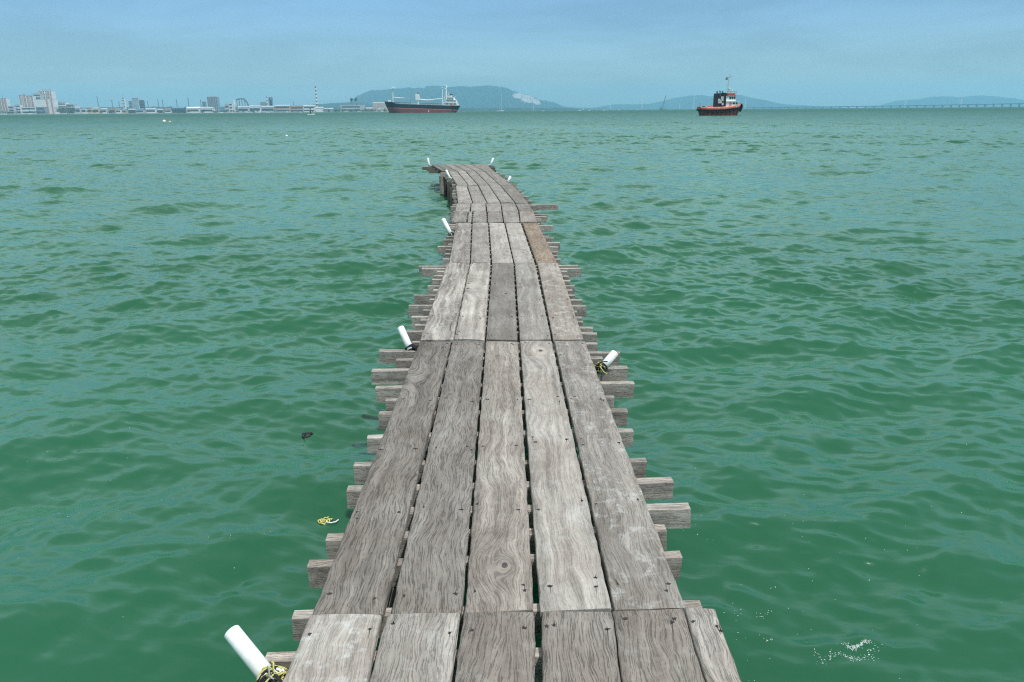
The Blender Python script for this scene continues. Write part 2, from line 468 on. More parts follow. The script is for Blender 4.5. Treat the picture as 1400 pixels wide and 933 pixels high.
# joints: (near y-left, near y-right, far y-left, far y-right, [(near left, near right, far left, far right)...])
ROWS = [
 # root row continues under the viewer
 (933, 933, 842, 831, [(387, 501, 424.7, 521.6), (504.5, 615.5, 529.6, 628.3), (621.5, 731.5, 634, 730.7),
                       (741.3, 849.5, 741, 836.5), (852, 963.5, 838.2, 933.4), (966, 1014, 935.7, 977)]),
 (841, 829, 466.3, 466.0, [(425.8, 523.3, 574, 616.6), (534.2, 631.2, 618.8, 661.6), (635.8, 730, 664.8, 708),
                       (739, 835.9, 711.3, 754), (841, 936.8, 758.2, 799.8)]),
 (464.6, 464.4, 359.6, 359.8, [(574.3, 619.1, 612, 641.7), (621, 662.1, 643.3, 670.4), (664.8, 707.3, 673.3, 702),
                       (711, 753.7, 704.1, 731.1), (756.6, 797.9, 735.0, 762.9)]),
 (359.0, 359.1, 304.6, 304.8, [(614.2, 642.2, 623.5, 643.9), (643.8, 670.5, 646.2, 666.9), (672.9, 701.6, 668.8, 689.4),
                       (703.5, 730.7, 691.0, 711.8), (734, 761.3, 714.4, 735)]),
 (303.9, 304.0, 289.3, 289.3, [(617.4, 637, 622.2, 639.5), (639.3, 643.9, 641.0, 645.5), (646, 665.3, 647.6, 664.7), (667.2, 687.6, 666.8, 685.5),
                       (689.2, 710.3, 687.2, 708.3), (711.7, 734, 710.2, 729.3)]),
 (288.8, 288.8, 277.8, 277.8, [(622.2, 641.9, 624.7, 643.2), (643.7, 664.3, 644.8, 663.4), (666, 685.7, 664.9, 684.0),
                       (687.2, 708.8, 685.0, 703.8), (710.3, 729.5, 705.2, 721.8)]),
 (277.4, 277.4, 254.0, 253.8, [(626.5, 645.6, 623.2, 637.8), (647.0, 665.4, 639.2, 653.1), (666.8, 684, 654.6, 668.2),
                       (685.2, 703.7, 669.4, 683.4), (705.2, 721.9, 684.9, 701)]),
 (253.6, 253.4, 234.4, 234.0, [(625.3, 640, 613.4, 624.7), (641.2, 653.1, 625.8, 636.2), (654.4, 668.2, 637.4, 649.6),
                       (669.4, 683.4, 650.7, 661.9), (684.7, 700.6, 663.0, 675)]),
 (234.1, 233.8, 225.2, 224.8, [(604.5, 610.6, 590, 595.7), (611.8, 623.4, 596.4, 607.3), (624.6, 635.5, 608.2, 619), (636.6, 648.8, 619.9, 631.1),
                       (650, 661.4, 632, 642.9), (662.6, 675, 643.7, 664.5)]),
]
TONE = [
 [dict(tone=1.16, lichen=.8, fissure=.45), dict(tone=.98, lichen=.3, fissure=.8), dict(tone=.74, warm=.10, fissure=.9), dict(tone=.77, warm=.07, fissure=1., lichen=.02), dict(tone=.70, warm=.14, fissure=.9, figure=.8), dict(tone=.86, fissure=.9, figure=1.5)],
 [dict(tone=.63, warm=.08, fissure=1., figure=.9, lichen=.05), dict(tone=.71, warm=.04, fissure=1., lichen=.08), dict(tone=.93, warm=.11, fissure=.7, figure=1., lichen=.15), dict(tone=1.08, fissure=.4, figure=.9, lichen=.25), dict(tone=.86, fissure=.6, lichen=.5, figure=.8)],
 [dict(tone=1.02, fissure=.5, figure=1.8, lichen=.35), dict(tone=1.16, fissure=.3, figure=1.2, lichen=.3), dict(tone=.68, fissure=.35, figure=.6, lichen=.02), dict(tone=.86, fissure=.4, figure=.7, lichen=.2), dict(tone=.93, warm=.18, fissure=.5, lichen=.6)],
 [dict(tone=.84, fissure=.6, figure=1.3), dict(tone=.90, fissure=.5), dict(tone=1.18, fissure=.35, lichen=.35), dict(tone=1.10, fissure=.4, lichen=.35), dict(tone=.74, warm=.75, fissure=.8, lichen=.3)],
 [dict(tone=.72, figure=1.2), dict(tone=.98), dict(tone=.84), dict(tone=.74), dict(tone=.96), dict(tone=.88, warm=.16)],
 [dict(tone=1.0), dict(tone=1.04), dict(tone=1.02), dict(tone=.90), dict(tone=.70, warm=.08)],
 [dict(tone=1.06), dict(tone=.88), dict(tone=.94), dict(tone=.9), dict(tone=.70)],
 [dict(tone=.92), dict(tone=1.0), dict(tone=.80), dict(tone=.86), dict(tone=.74)],
 [dict(tone=.55, warm=.12), dict(tone=.58, warm=.08), dict(tone=.82), dict(tone=.76), dict(tone=.8), dict(tone=.72)],
]
ZROW = [.002, .0, .004, .0, .003, -.002, .003, .0, .003]
edges_l, edges_r = [], []
def lerp(a, b, t): return a + (b - a) * t
for ri, (ynl, ynr, yfl, yfr, ps) in enumerate(ROWS):
    x0, x1 = ps[0][0], ps[-1][1]; f0, f1 = ps[0][2], ps[-1][3]
    for pi, (a, b, e, f) in enumerate(ps):
        yn = lambda x: lerp(ynl, ynr, (x - x0) / (x1 - x0))
        yf = lambda x: lerp(yfl, yfr, (x - f0) / (f1 - f0))
        nl, nr_, fl, fr = D(a, yn(a)), D(b, yn(b)), D(e, yf(e)), D(f, yf(f))
        if ri == 0:       # carry the root boards back past the viewer's feet
            ext = lambda p, q: (q[0] + (p[0] - q[0]) * (3.0 / (q[1] - p[1])), q[1] - 3.0)
            nl, nr_ = ext(nl, fl), ext(nr_, fr)
        if pi == 0: edges_l += [nl, fl]
        if pi == len(ps) - 1 or (ri == 0 and pi == 4): edges_r += [nr_, fr]
        L = math.hypot(fl[0] - nl[0], fl[1] - nl[1]); W = math.hypot(nr_[0] - nl[0], nr_[1] - nl[1])
        nails = []
        nr_rows = max(2, int(L / .55)) if L > 1.2 else 2
        for q in range(nr_rows):
            t = (q + .5 * .25 + rnd.uniform(-.04, .04)) / nr_rows if q else .05 / L + .02
            if q == nr_rows - 1: t = 1 - .06 / L - rnd.uniform(0, .01)
            us = [.12, .86] if W > .1 else [.5]
            for u in us:
                if rnd.random() < .93: nails.append((u + rnd.uniform(-.05, .05), min(.985, max(.012, t + rnd.uniform(-.012, .012)))))
                if rnd.random() < .3: nails.append((u + rnd.uniform(-.09, .09), min(.98, max(.015, t + rnd.uniform(-.03, .03)))))
        kw = dict(tone=1., warm=.02, fissure=.7, figure=.6, lichen=.15); kw.update(TONE[ri][pi])
        kx = None
        if (ri, pi) == (1, 3): kx = (739, 480, .10)
        if (ri, pi) == (1, 2): kx = (690, 773, .085)
        if (ri, pi) == (1, 0): kx = (545, 520, .09)
        if (ri, pi) == (2, 2): kx = (692, 402, .10)
        if (ri, pi) == (2, 1): kx = (640, 395, .12)
        o, loc = plank(nl, nr_, fl, fr, ZROW[ri] + rnd.uniform(-.0025, .0025), nails, **kw)
        if kx:
            w = D(kx[0], kx[1]); q = loc(Vector(w)); o['knot'] = [q.x, q.y, kx[2]]
        elif ri < 4 and rnd.random() < .35:
            o['knot'] = [rnd.uniform(-.08, .08), rnd.uniform(-.4, .4) * L, rnd.uniform(.05, .1)]

# cross beams: 2 x 4 timbers under the boards, left end px -> right end px (front top edge)
BEAMS = [
 (360, 905, 975, 893), (398, 845, 962, 830), (421, 775, 931, 762), (446, 738, 913, 726), (488, 703, 946, 695.5), (473, 672, 921, 660),
 (483, 637, 884, 631), (501, 599, 866, 590), (517, 567, 858, 563.5), (527, 548, 840, 543.5), (514, 531, 867, 524.5), (507, 507.5, 858, 503.5),
 (541, 492.5, 824, 490.5), (518, 481, 847, 483), (563, 469, 818, 470.5), (554, 453, 816, 457), (567, 445, 811, 449.5), (575, 438, 796, 441),
 (562, 433.5, 795, 435), (578, 425, 790, 427), (558, 418, 802, 419), (587, 410, 795, 411), (566, 404, 786, 404.5), (592, 397, 783, 397.5), (584, 391.5, 786, 391),
 (590, 382.5, 779, 384.5), (593, 377.5, 778, 378.5), (598, 371.5, 776, 371.5), (577, 367.5, 795, 367.5), (573, 364.3, 790, 363.6),
 (605, 354.5, 766, 355), (608, 347.5, 762, 350), (609, 341.5, 762, 345), (598, 337, 763, 338), (613, 334, 766, 332), (606, 328.5, 757, 326),
 (610, 323.5, 751, 323.5), (617, 318, 744, 319), (616, 312.5, 744, 313.5), (614.5, 309.8, 756, 308.8), (613.5, 307.5, 738, 306), (616, 302, 739, 302.6),
 (617, 299.3, 740, 299.7), (618, 296, 747, 296.6), (616, 293, 748.5, 293.6), (620, 289.5, 737, 290), (616, 282.5, 733, 281.8), (618, 280, 763, 280),
 (621, 275, 727, 275), (620, 269.5, 723, 269), (618, 265, 716, 265), (619, 261, 713, 261), (620, 257, 708, 257), (618, 252, 706, 252), (617, 247.5, 699, 247.5),
 (612, 243, 695, 243.5), (608, 239.5, 690, 239.5), (602, 236.3, 683, 236.3), (586, 232.6, 678, 232.4), (583, 230, 677, 229.2), (577, 228.3, 676, 227), (588, 226.4, 670, 225.8)]
ZB = ZD - .032
for bi, (xl, yl, xr, yr) in enumerate(BEAMS):
    p, q = on_z(xl, yl, ZB), on_z(xr, yr, ZB)
    d = (q - p); L = d.length; rz = math.atan2(d.y, d.x); c = (p + q) / 2
    w, h = rnd.uniform(.042, .055), rnd.uniform(.085, .10)
    if bi in (2, 4, 10, 11): h = .095
    mb = MB(); rows = []
    n = 14; p1, p2, p3 = rnd.uniform(0, 6), rnd.uniform(0, 6), rnd.uniform(0, 6)
    e1, e2 = rnd.uniform(-.006, .006), rnd.uniform(-.006, .006)
    for i in range(n + 1):
        t = i / n; x = (t - .5) * L
        y0 = .002 * math.sin(7 * t + p1); z0 = .0015 * math.sin(11 * t + p2) - .0005
        ch = .003
        ex = e1 if i == 0 else (e2 if i == n else 0)
        rows.append([(x, y0, z0 - h), (x + ex, y0, z0 - ch), (x + ex, y0 + ch, z0), (x + ex, y0 + w - ch, z0 + .0008 * math.sin(p3 + 5 * t)), (x, y0 + w, z0 - ch), (x, y0 + w, z0 - h)])
    mb.grid(rows, 0, False, close=True)
    mb.add(rows[0], [tuple(range(5, -1, -1))]); mb.add(rows[-1], [tuple(range(6))])
    # timber grain runs along local Y in the material, so the mesh is turned a quarter
    mb.v = [(-y, x, z) for (x, y, z) in mb.v]
    o = mb.build('cross_beam', M['wood'], jetty, Vector((c.x, c.y, ZB)) - JO)
    o.rotation_euler = (0, 0, rz - math.pi / 2)
    set_wood(o, rnd.uniform(.42, .6) if bi >= len(BEAMS) - 4 else rnd.uniform(.9, 1.35), rnd.uniform(0, .16), .8, 1.1, .05 if bi >= len(BEAMS) - 4 else rnd.uniform(.1, .6))  # shade under the end platform is put into the last beams' darker tone

# longitudinal stringers and piles
def path_mid():
    rows = []
    for (ynl, ynr, yfl, yfr, ps) in ROWS:
        last = ps[4] if len(ps) == 6 and ynl > 900 else ps[-1]
        rows.append((D(ps[0][0], ynl), D(last[1], ynr)))
    rows.append((D(590, 225.2), D(664.5, 224.8)))
    rows[0] = ((rows[1][0][0] - .0, -.6), (rows[1][1][0] + .0, -.6))
    return rows
PM = path_mid()
for u in (.2, .8):
    mb = MB(); rows = []
    for (l, r_) in PM:
        c = Vector((lerp(l[0], r_[0], u), lerp(l[1], r_[1], u)))
        rows.append([(c.x - .035, c.y, ZB - .245), (c.x - .035, c.y, ZB - .103), (c.x + .035, c.y, ZB - .103), (c.x + .035, c.y, ZB - .245)])
    rows = [[tuple(Vector(v) - JO) for v in q] for q in rows]
    mb.grid(rows, 0, False, close=True)
    mb.add(rows[0], [(3, 2, 1, 0)]); mb.add(rows[-1], [(0, 1, 2, 3)])
    o = mb.build('stringer', M['wood'], jetty); set_wood(o, .6, .2)
def path_at(y, u):
    for i in range(len(PM) - 1):
        y0 = (PM[i][0][1] + PM[i][1][1]) / 2; y1 = (PM[i + 1][0][1] + PM[i + 1][1][1]) / 2
        if y0 <= y <= y1 or i == len(PM) - 2:
            t = (y - y0) / (y1 - y0)
            return lerp(lerp(PM[i][0][0], PM[i][1][0], u), lerp(PM[i + 1][0][0], PM[i + 1][1][0], u), t)
piles = []
for y in (.6, 2.9, 5.3, 8.0, 10.6, 12.9):
    for u in (.06, .94): piles.append((path_at(y, u), y + rnd.uniform(-.1, .1), .055))
pp = on_z(603.5, 235.5); piles.append((pp.x, pp.y, .075))
pp = on_z(607.5, 236.5); piles.append((pp.x, pp.y, .045)); 
for px_, py_ in ((613.5, 243), (618, 250), (622, 259), (621.5, 268), (620, 283), (669, 232), (697, 250), (712, 268)):
    pp = on_z(px_, py_); piles.append((pp.x, pp.y, .06))
for (x, y, r_) in piles:
    mb = MB(); lean = (rnd.uniform(-.04, .04), rnd.uniform(-.04, .04))
    zs = [-.9, -.5, -.1, .25, ZD - .105 - .0]
    mb.tube([(x + lean[0] * (ZD - z), y + lean[1] * (ZD - z), z) for z in zs], [r_ * 1.1, r_ * 1.08, r_ * 1.04, r_, r_ * .96], 12)
    # local frame with the grain along Y
    base = Vector((x, y, 0)); mb.v = [(v[0] - x, v[2], -(v[1] - y)) for v in mb.v]
    o = mb.build('pile', M['wood'], jetty, base - JO); o.rotation_euler = (math.pi / 2, 0, 0)
    set_wood(o, 1.0 if r_ == .075 else .16 if r_ == .045 else rnd.uniform(.35, .6), .15, .9, .8, .1)
# diagonal brace and head beam under the end platform
def strut(name, a, b, w=.07, h=.09, tone=.6):
    a, b = Vector(a), Vector(b); d = b - a; mb = MB()
    mb.box((0, 0, 0), (w, d.length, h)); o = mb.build(name, M['wood'], jetty, (a + b) / 2 - JO)
    o.rotation_mode = 'QUATERNION'; o.rotation_quaternion = d.to_track_quat('Y', 'Z'); set_wood(o, tone, .1)
a = on_z(585, 230.5, ZB - .16); b = on_z(676, 230.0, ZB - .16)
strut('head_beam', a, b, .09, .11, .45)
a = on_z(588, 232.5, ZB - .17); b = on_z(676, 232.3, ZB - .17)
strut('head_beam', a, b, .09, .11, .4)
a = on_z(609, 238, .40); b = on_z(624, 262, .12); strut('brace', a, b, .05, .09, .9)
a = on_z(610, 238, .15); b = on_z(622, 258, .38); strut('brace', a, b, .05, .09, .8)
# pale batten seen through the gap by the first boards
a, b = on_z(511, 876, ZD - .012), on_z(495, 940, ZD - .012)
mb = MB(); d = b - a
mb.box((0, 0, 0), (.018, d.length, .018)); o = mb.build('batten', M['wood'], jetty, (a + b) / 2 - JO); o.rotation_euler = (0, 0, math.atan2(-d.x, d.y)); set_wood(o, 1.6, .35, .2)

# ------------------------------------------------------------------ white pipes lashed to the jetty's edges
def rope_coils(mb, base, axis, r, n, mi, wire, spread=.05):
    ax = axis.normalized(); u = ax.orthogonal().normalized(); v = ax.cross(u)
    pts = []
    for i in range(n * 14):
        t = i / 14; a = 2 * math.pi * t
        rr = r + wire * rnd.uniform(.5, 1.6)
        pts.append(base + ax * (spread * (t / n) + .008 * math.sin(a * .5 + 1)) + (u * math.cos(a) + v * math.sin(a)) * rr)
    mb.tube(pts, wire, 6, mi)
def loose(mb, p, d, l, mi, wire, sag=.5):
    pts = []; d = Vector(d).normalized(); side = d.orthogonal().normalized()
    ph = rnd.uniform(0, 6)
    for i in range(9):
        t = i / 8
        pts.append(p + d * (l * t) + side * (.18 * l * math.sin(4 * t + ph) - .18 * l * math.sin(ph)) + Vector((0, 0, -sag * l * t * t)))
    mb.tube(pts, wire, 5, mi)
def pipe(bx, by, tx, ty, dy, rad, label, ropes, seed, zb=ZB + .01):
    rnd.seed(seed)
    b = on_z(bx, by, zb); t = on_y(tx, ty, b.y + dy)
    ax = (t - b); L = ax.length; axn = ax.normalized()
    root = thing('white_pipe', label, 'pipe', b, 0, 'white pipes lashed along the jetty')
    mb = MB(); u = axn.orthogonal().normalized(); v = axn.cross(u); n = 24
    def ring(s, r): return [axn * s + (u * math.cos(2 * math.pi * k / n) + v * math.sin(2 * math.pi * k / n)) * r for k in range(n)]
    mb.grid([ring(-.012, rad * .82), ring(-.012, rad), ring(L * .5, rad), ring(L - .002, rad), ring(L, rad - .001), ring(L, rad * .84), ring(L * .3, rad * .82), ring(-.012, rad * .82)], 0, True, True)
    me = mb.build('pipe_tube', M['pvc'], root)
    me.data.polygons.foreach_set('use_smooth', [True] * len(me.data.polygons))
    for kind in ropes:
        rb = MB(); wire = .0036 if kind != 'rope_black' else .0048
        base = axn * rnd.uniform(-.012, .0)
        rope_coils(rb, base, axn, rad * 1.02, 2, 0, wire, .012)
        # lashing down round the beam and a knot with loose ends
        sgn = 1 if tx < bx else -1
        for q in range(6):
            p0 = base + Vector((sgn * rad * rnd.uniform(.2, 1.1), rnd.uniform(-.03, .03), rnd.uniform(.0, .03)))
            p1 = Vector((sgn * rnd.uniform(.03, .085), rnd.uniform(-.04, .03), -rnd.uniform(.02, .10)))
            pm = (p0 + p1) / 2 + Vector((rnd.uniform(-.02, .02), -rnd.uniform(.0, .03), rnd.uniform(0, .03)))
            rb.tube([p0, (p0 + pm) / 2 + Vector((0, 0, .006)), pm, (pm + p1) / 2, p1], wire, 5)
        kn = base + Vector((sgn * rad * 1.5, -rad * .4, .008))
        pts = [kn + Vector((rnd.uniform(-.03, .03), rnd.uniform(-.02, .02), rnd.uniform(-.035, .02))) for _ in range(16)]
        rb.tube(pts, wire * 1.15, 5)
        for q in range(4):
            loose(rb, kn, (rnd.uniform(-1, 1), rnd.uniform(-.8, .5), rnd.uniform(-.1, 1)), rnd.uniform(.04, .11), 0, wire * .8, rnd.uniform(.1, .7))
        rb.build('rope', M[kind], root)
    return root
pipe(364.5, 923, 316.5, 863.5, .10, .0262, 'thick white pipe tied with black and yellow rope, nearest of all, at the bottom left', ['rope_black', 'rope_yellow', 'rope_white'], 1)
pipe(560.5, 476.5, 547.5, 448, .10, .0255, 'white pipe tied with black rope at the left edge beside the second board joint', ['rope_black'], 2)
pipe(825, 501, 841, 482.5, .06, .027, 'white pipe lashed with yellow rope on the right edge of the jetty', ['rope_yellow', 'rope_black'], 3)
pipe(616, 320, 605.8, 300, .12, .030, 'white pipe leaning over the left edge beside the brown board row', ['rope_white', 'rope_black'], 4)
pipe(615.5, 244, 610, 233, .12, .028, 'short white pipe on the left edge where the jetty bends to its end', ['rope_white'], 5)
pipe(586.8, 226.5, 585, 216.5, .10, .032, 'white pipe standing upright at the left corner of the jetty end', ['rope_white'], 6)
pipe(670.5, 226, 674.5, 216.5, .08, .034, 'white pipe with pale rope at the right corner of the jetty end', ['rope_white'], 7)
pipe(694.5, 248.5, 698, 241.6, .05, .032, 'short white pipe on the right edge just before the jetty end', ['rope_white'], 8)
rnd.seed(77)

# ------------------------------------------------------------------ things afloat near the jetty
p = on_z(442, 714, 0.0); z = wave_z(p.x, p.y)
fl = thing('rope_tangle', 'small tangle of yellow rope floating in the water left of the jetty', 'rope', (p.x, p.y, z))
mb = MB()
for q in range(8):
    c0 = Vector((rnd.gauss(0, .014), rnd.gauss(0, .012), rnd.uniform(-.006, .004))); rr = rnd.uniform(.012, .028); p0 = rnd.uniform(0, 6); ex = rnd.uniform(.5, 1.)
    pts = [c0 + Vector((rr * math.cos(p0 + .5 * i), rr * ex * math.sin(p0 + .5 * i), .007 * math.sin(1.1 * i + q))) for i in range(rnd.randint(8, 13))]
    mb.tube(pts, .0036, 5)
mb.build('rope_strand', M['rope_yellow'], fl)
mb = MB(); mb.tube([(.02, -.02, .006), (.05, -.03, .006), (.075, -.02, .006), (.085, .005, .004)], .004, 5); mb.build('loose_end', M['rope_white'], fl)
p = on_z(420, 588, 0.0); z = wave_z(p.x, p.y)
mb = MB()
for q in range(5):
    pts = [Vector((rnd.gauss(0, .02), rnd.gauss(0, .03), rnd.uniform(-.008, .001))) for _ in range(5)]
    mb.tube(pts, [.005, .011, .013, .010, .004], 7)
tag(mb.build('seaweed_clump', M['weed'], None, (p.x, p.y, z)), 'small dark clump of weed floating left of the jetty', 'seaweed')

# foam flecks
mb = MB()
def fleck(x, y, s):
    z = wave_z(x, y) + .004; k = 7
    e = rnd.uniform(1, 2.6); a0 = rnd.uniform(0, 3.14)
    pts = []
    for j in range(k):
        an = 2 * math.pi * j / k; w = rnd.uniform(.5, 1.2) * s
        a, b = math.cos(an) * w * e, math.sin(an) * w
        xx, yy = x + a * math.cos(a0) - b * math.sin(a0), y + a * math.sin(a0) + b * math.cos(a0)
        pts.append((xx, yy))
    pts = [(x, y)] + pts
    X, Y, Z = waves(np.array([q[0] for q in pts]), np.array([q[1] for q in pts]), np.full(len(pts), .02))
    mb.add([(X[q], Y[q], Z[q] + .002) for q in range(len(pts))], [(0, 1 + j, 1 + (j + 1) % k) for j in range(k)], 0, True)
for (cx, cy, sx, sy, n, ln) in ((1175, 873, 11, 3.2, 120, 1), (1163, 886, 16, 4, 60, 1), (1193, 884, 8, 4, 22, 0), (1128, 887, 8, 6, 18, 1), (1070, 922, 8, 3, 26, 1), (1047, 835, 6, 3, 10, 1), (1056, 867, 4, 1.5, 9, 1), (1018, 914, 7, 2.5, 16, 1), (1155, 928, 8, 3, 12, 1),
        (1020, 850, 9, 16, 12, 0), (1120, 800, 110, 70, 42, 0), (1290, 720, 60, 40, 16, 0), (150, 680, 110, 60, 40, 0), (320, 745, 35, 20, 14, 0), (80, 575, 4, 2, 5, 1), (563, 776, 3, 2, 0, 0), (955, 730, 20, 12, 8, 0), (1020, 640, 200, 60, 26, 0), (200, 520, 150, 60, 24, 0)):
    ph = rnd.uniform(0, 6)
    for q in range(int(n * 1.7) if ln else n):
        a = rnd.gauss(0, 1)
        w = on_z(cx + sx * a, cy + sy * (rnd.gauss(0, .45) + .9 * math.sin(1.8 * a + ph) if ln else rnd.gauss(0, 1)), 0.)
        fleck(w.x, w.y, rnd.uniform(.0007, .0021) if ln else rnd.uniform(.0008, .002) * (1 + .06 * w.y))
tag(mb.build('foam', M['foam']), 'scattered white flecks of sea foam on the water', 'foam', kind='stuff')

# ------------------------------------------------------------------ ships
def loft_hull(L, B, stations, zlo_f, zhi_f, half_f, nz=8, sym=True):
    """surface between z levels; half_f(s, q) half-breadth at s (0 stern..1 bow), q 0..1 height"""
    rowsL, rowsR = [], []
    mb = MB()
    rows = []
    for s in stations:
        ring = []
        for q in range(nz + 1):
            t = q / nz; z = lerp(zlo_f(s), zhi_f(s), t); x, h = half_f(s, t, z)
            ring.append((x, -h, z))
        for q in range(nz, -1, -1):
            t = q / nz; z = lerp(zlo_f(s), zhi_f(s), t); x, h = half_f(s, t, z)
            ring.append((x, h, z))
        rows.append(ring)
    mb.grid(rows, 0, True)
    n = len(rows[0])
    mb.add(rows[0], [tuple(range(n - 1, -1, -1))]); mb.add(rows[-1], [tuple(range(n))])
    return mb, rows, nz

def window_strip(mb, x0, x1, y, z, h, n, mi=0, t=.06):
    w = (x1 - x0) / n
    for i in range(n):
        mb.box((x0 + w * (i + .5), y, z), (w * .62, t, h), mi)

# cargo ship: bow to the left of the picture, stern house to the right
def cargo_ship():
    Y = 970.
    pc = on_y(577, 154, Y)
    lft, rgt = on_y(524.5, 139, Y).x, on_y(629.8, 145, Y).x
    L = rgt - lft
    root = thing('cargo_ship', 'old cargo ship with black and faded red hull and white stern house, at anchor', 'ship', ((lft + rgt) / 2, Y, 0), R(-4))
    root.rotation_euler = (0, R(2.25), R(-4))
    B = 15.
    # s: 0 at stern (+x), 1 at bow (-x).  waterline trimmed by the stern
    def plan(s): 
        if s < .12: return (.72 + .28 * math.sin(min(1, s / .12) * math.pi / 2))
        if s < .74: return 1.
        return max(.0, 1 - ((s - .74) / .26) ** 2.2)
    def half(z0, z1):
        def f(s, t, z):
            h = B / 2 * plan(s)
            k = max(0., min(1., (z + 3) / 14.))
            x = L / 2 - s * L
            if s > .74:       # raked, flared bow
                e = (s - .74) / .26
                x += e * (1 - k) * 6.5
                h = B / 2 * max(.03, 1 - e ** (1.5 + 1.6 * k))
            if s < .12:
                x -= (1 - s / .12) * (1 - k) * 9.; h *= (.55 + .45 * k)
            return x, max(.12, h)
        return f
    st = [0, .02, .05, .08, .12, .2, .35, .5, .65, .74, .79, .84, .88, .92, .95, .975, 1.]
    sheer = lambda s: 9.6 + .8 * max(0, (s - .8) / .2) + (1.6 if s > .86 else 0) + (.3 if s < .1 else 0)
    zr = 5.0
    mb, rows, nz = loft_hull(L, B, st, lambda s: -4.5, lambda s: zr, half(-4.5, zr))
    mb.build('lower_hull', M['red_hull'], root)
    mb, rows, nz = loft_hull(L, B, st, lambda s: zr, sheer, half(zr, 10))
    mb.add([r[nz] for r in rows] + [r[nz + 1] for r in rows], [(i, i + 1, len(rows) + i + 1, len(rows) + i) for i in range(len(rows) - 1)])
    mb.build('upper_hull', M['black_hull'], root)
    X = lambda px: on_y(px, 150, Y).x - (lft + rgt) / 2
    def H(py, px): return on_y(px, py, Y).z + math.tan(R(2.25)) * X(px)     # height in the ship's trimmed frame
    # bulwark rail
    mb = MB()
    for side in (-1, 1):
        for i in range(26):
            x = lerp(X(548), X(605), i / 25); mb.box((x, side * (B / 2 - .15), 10.1), (.22, .12, 1.0))
        mb.box((0 + (X(548) + X(605)) / 2, side * (B / 2 - .15), 10.65), (X(605) - X(548), .16, .16))
    mb.build('rail', M['ship_white'], root)
    # hatches
    for (a, b) in ((541, 561), (575, 603)):
        mb = MB(); mb.box(((X(a) + X(b)) / 2, 0, 10.5), (X(b) - X(a), 9.5, 1.9)); mb.box(((X(a) + X(b)) / 2, 0, 11.65), (X(b) - X(a) + .5, 10, .4))
        n = 7
        for i in range(n): mb.box((lerp(X(a), X(b), (i + .5) / n), -4.85, 10.5), (.25, .25, 1.8))
        mb.build('hatch', M['ship_grey'], root)
    # foremast with crosstree, lamps and stays
    fm = MB(); xm = X(536.8); top = H(119, 537)
    fm.tube([(xm, 0, 10), (xm, 0, top)], [.75, .45], 10)
    fm.box((xm, 0, H(121, 537)), (3.6, 3.4, .5)); fm.box((xm + 2.2, 0, H(119.8, 537) + .3), (1.8, 1.8, 1.8)); fm.box((xm - 1.2, 0, H(119, 537) + .6), (.5, .5, 1.6))
    mm = fm.build('foremast', M['ship_white'], root)
    st_ = MB()
    for (dx, dy) in ((-9, 0), (7, 5), (7, -5)): st_.tube([(xm, 0, top - 1), (xm + dx, dy, 11)], .07, 4)
    st_.build('stay', M['ship_grey'], mm)
    fb = MB(); fb.tube([(xm + .8, -.5, H(133.5, 540)), (X(553), -1.2, H(134.5, 553))], [.55, .4], 8); fb.build('derrick_boom', M['ship_white'], root)
    fb = MB(); fb.tube([(X(553.5), -.6, H(134.2, 553)), (X(560.5), -.9, H(135.4, 560))], [.35, .3], 8); fb.box((X(561), -.5, (H(133, 561) + 10) / 2), (.7, .7, H(133, 561) - 10)); fb.build('derrick_post', M['ship_grey'], root)
    fo = MB(); fo.box((X(531.5), 0, H(138, 531)), (2.8, 3., 2.4)); fo.box((X(533.5), 1.5, H(138.6, 531)), (1.2, 1., 1.2)); fo.build('windlass_house', M['ship_white'], root)
    # midship crane house
    cx = X(570.5); mb = MB()
    z0, z1 = 9.6, H(128.2, 570)
    prof = [(-2.3, H(137, 570)), (2.6, H(137.5, 570)), (2.4, H(131.5, 570)), (1.3, z1), (-1.8, z1), (-2.4, H(130, 570))]
    mb.add([(cx + a, -1.7, b) for a, b in prof] + [(cx + a, 1.7, b) for a, b in prof],
           [tuple(range(6)), tuple(range(11, 5, -1))] + [(i, 6 + i, 6 + (i + 1) % 6, (i + 1) % 6) for i in range(6)])
    mb.tube([(cx + .8, 0, z0), (cx + .8, 0, H(137, 570))], 1.35, 12)
    cr = mb.build('crane', M['ship_white'], root)
    mb = MB(); mb.box((cx + .6, 0, z1 + .5), (2.4, 2.2, 1.0)); mb.build('crane_cap', M['black_hull'], cr)
    mb = MB(); mb.box((cx - 2.6, 0, H(134, 570)), (.5, 1.6, 5.)); mb.build('ladder_cage', M['black_hull'], cr)
    mb = MB(); mb.tube([(cx + 2.3, -.8, H(136.1, 573)), (X(585), -.9, H(137.2, 585)), (X(605), -1.0, H(134.9, 605))], [.75, .62, .4], 8); mb.build('jib', M['ship_white'], cr)
    # aft masts
    mb = MB(); xm = X(604.6); mb.tube([(xm, 1, 10), (xm, 1, H(120, 604))], [.55, .45], 8); mb.box((xm, 1, H(120.3, 604)), (1.6, 1.6, 1.3)); mb.build('aft_post', M['ship_white'], root)
    mb = MB(); xm = X(610.3); mb.tube([(xm, -1, 10), (xm, -1, H(118.5, 610))], [.8, .6], 10)
    mb.tube([(xm - 2.2, -1, H(120.8, 610)), (xm, -1, H(122.5, 610)), (xm + 1.6, -1, H(119, 610))], [.5, .5, .7], 8); mb.tube([(xm - .3, -1, H(118.5, 610)), (xm - .3, -1, H(116.2, 610))], [.7, .4], 8)
    mb.tube([(xm - 1, -1, H(125, 610)), (xm - 2.6, -1, H(138, 610))], .3, 6)
    mb.build('aft_mast', M['ship_white'], root)
    # superstructure, stepped towards the stern
    sh = thing_part = None
    mb = MB()
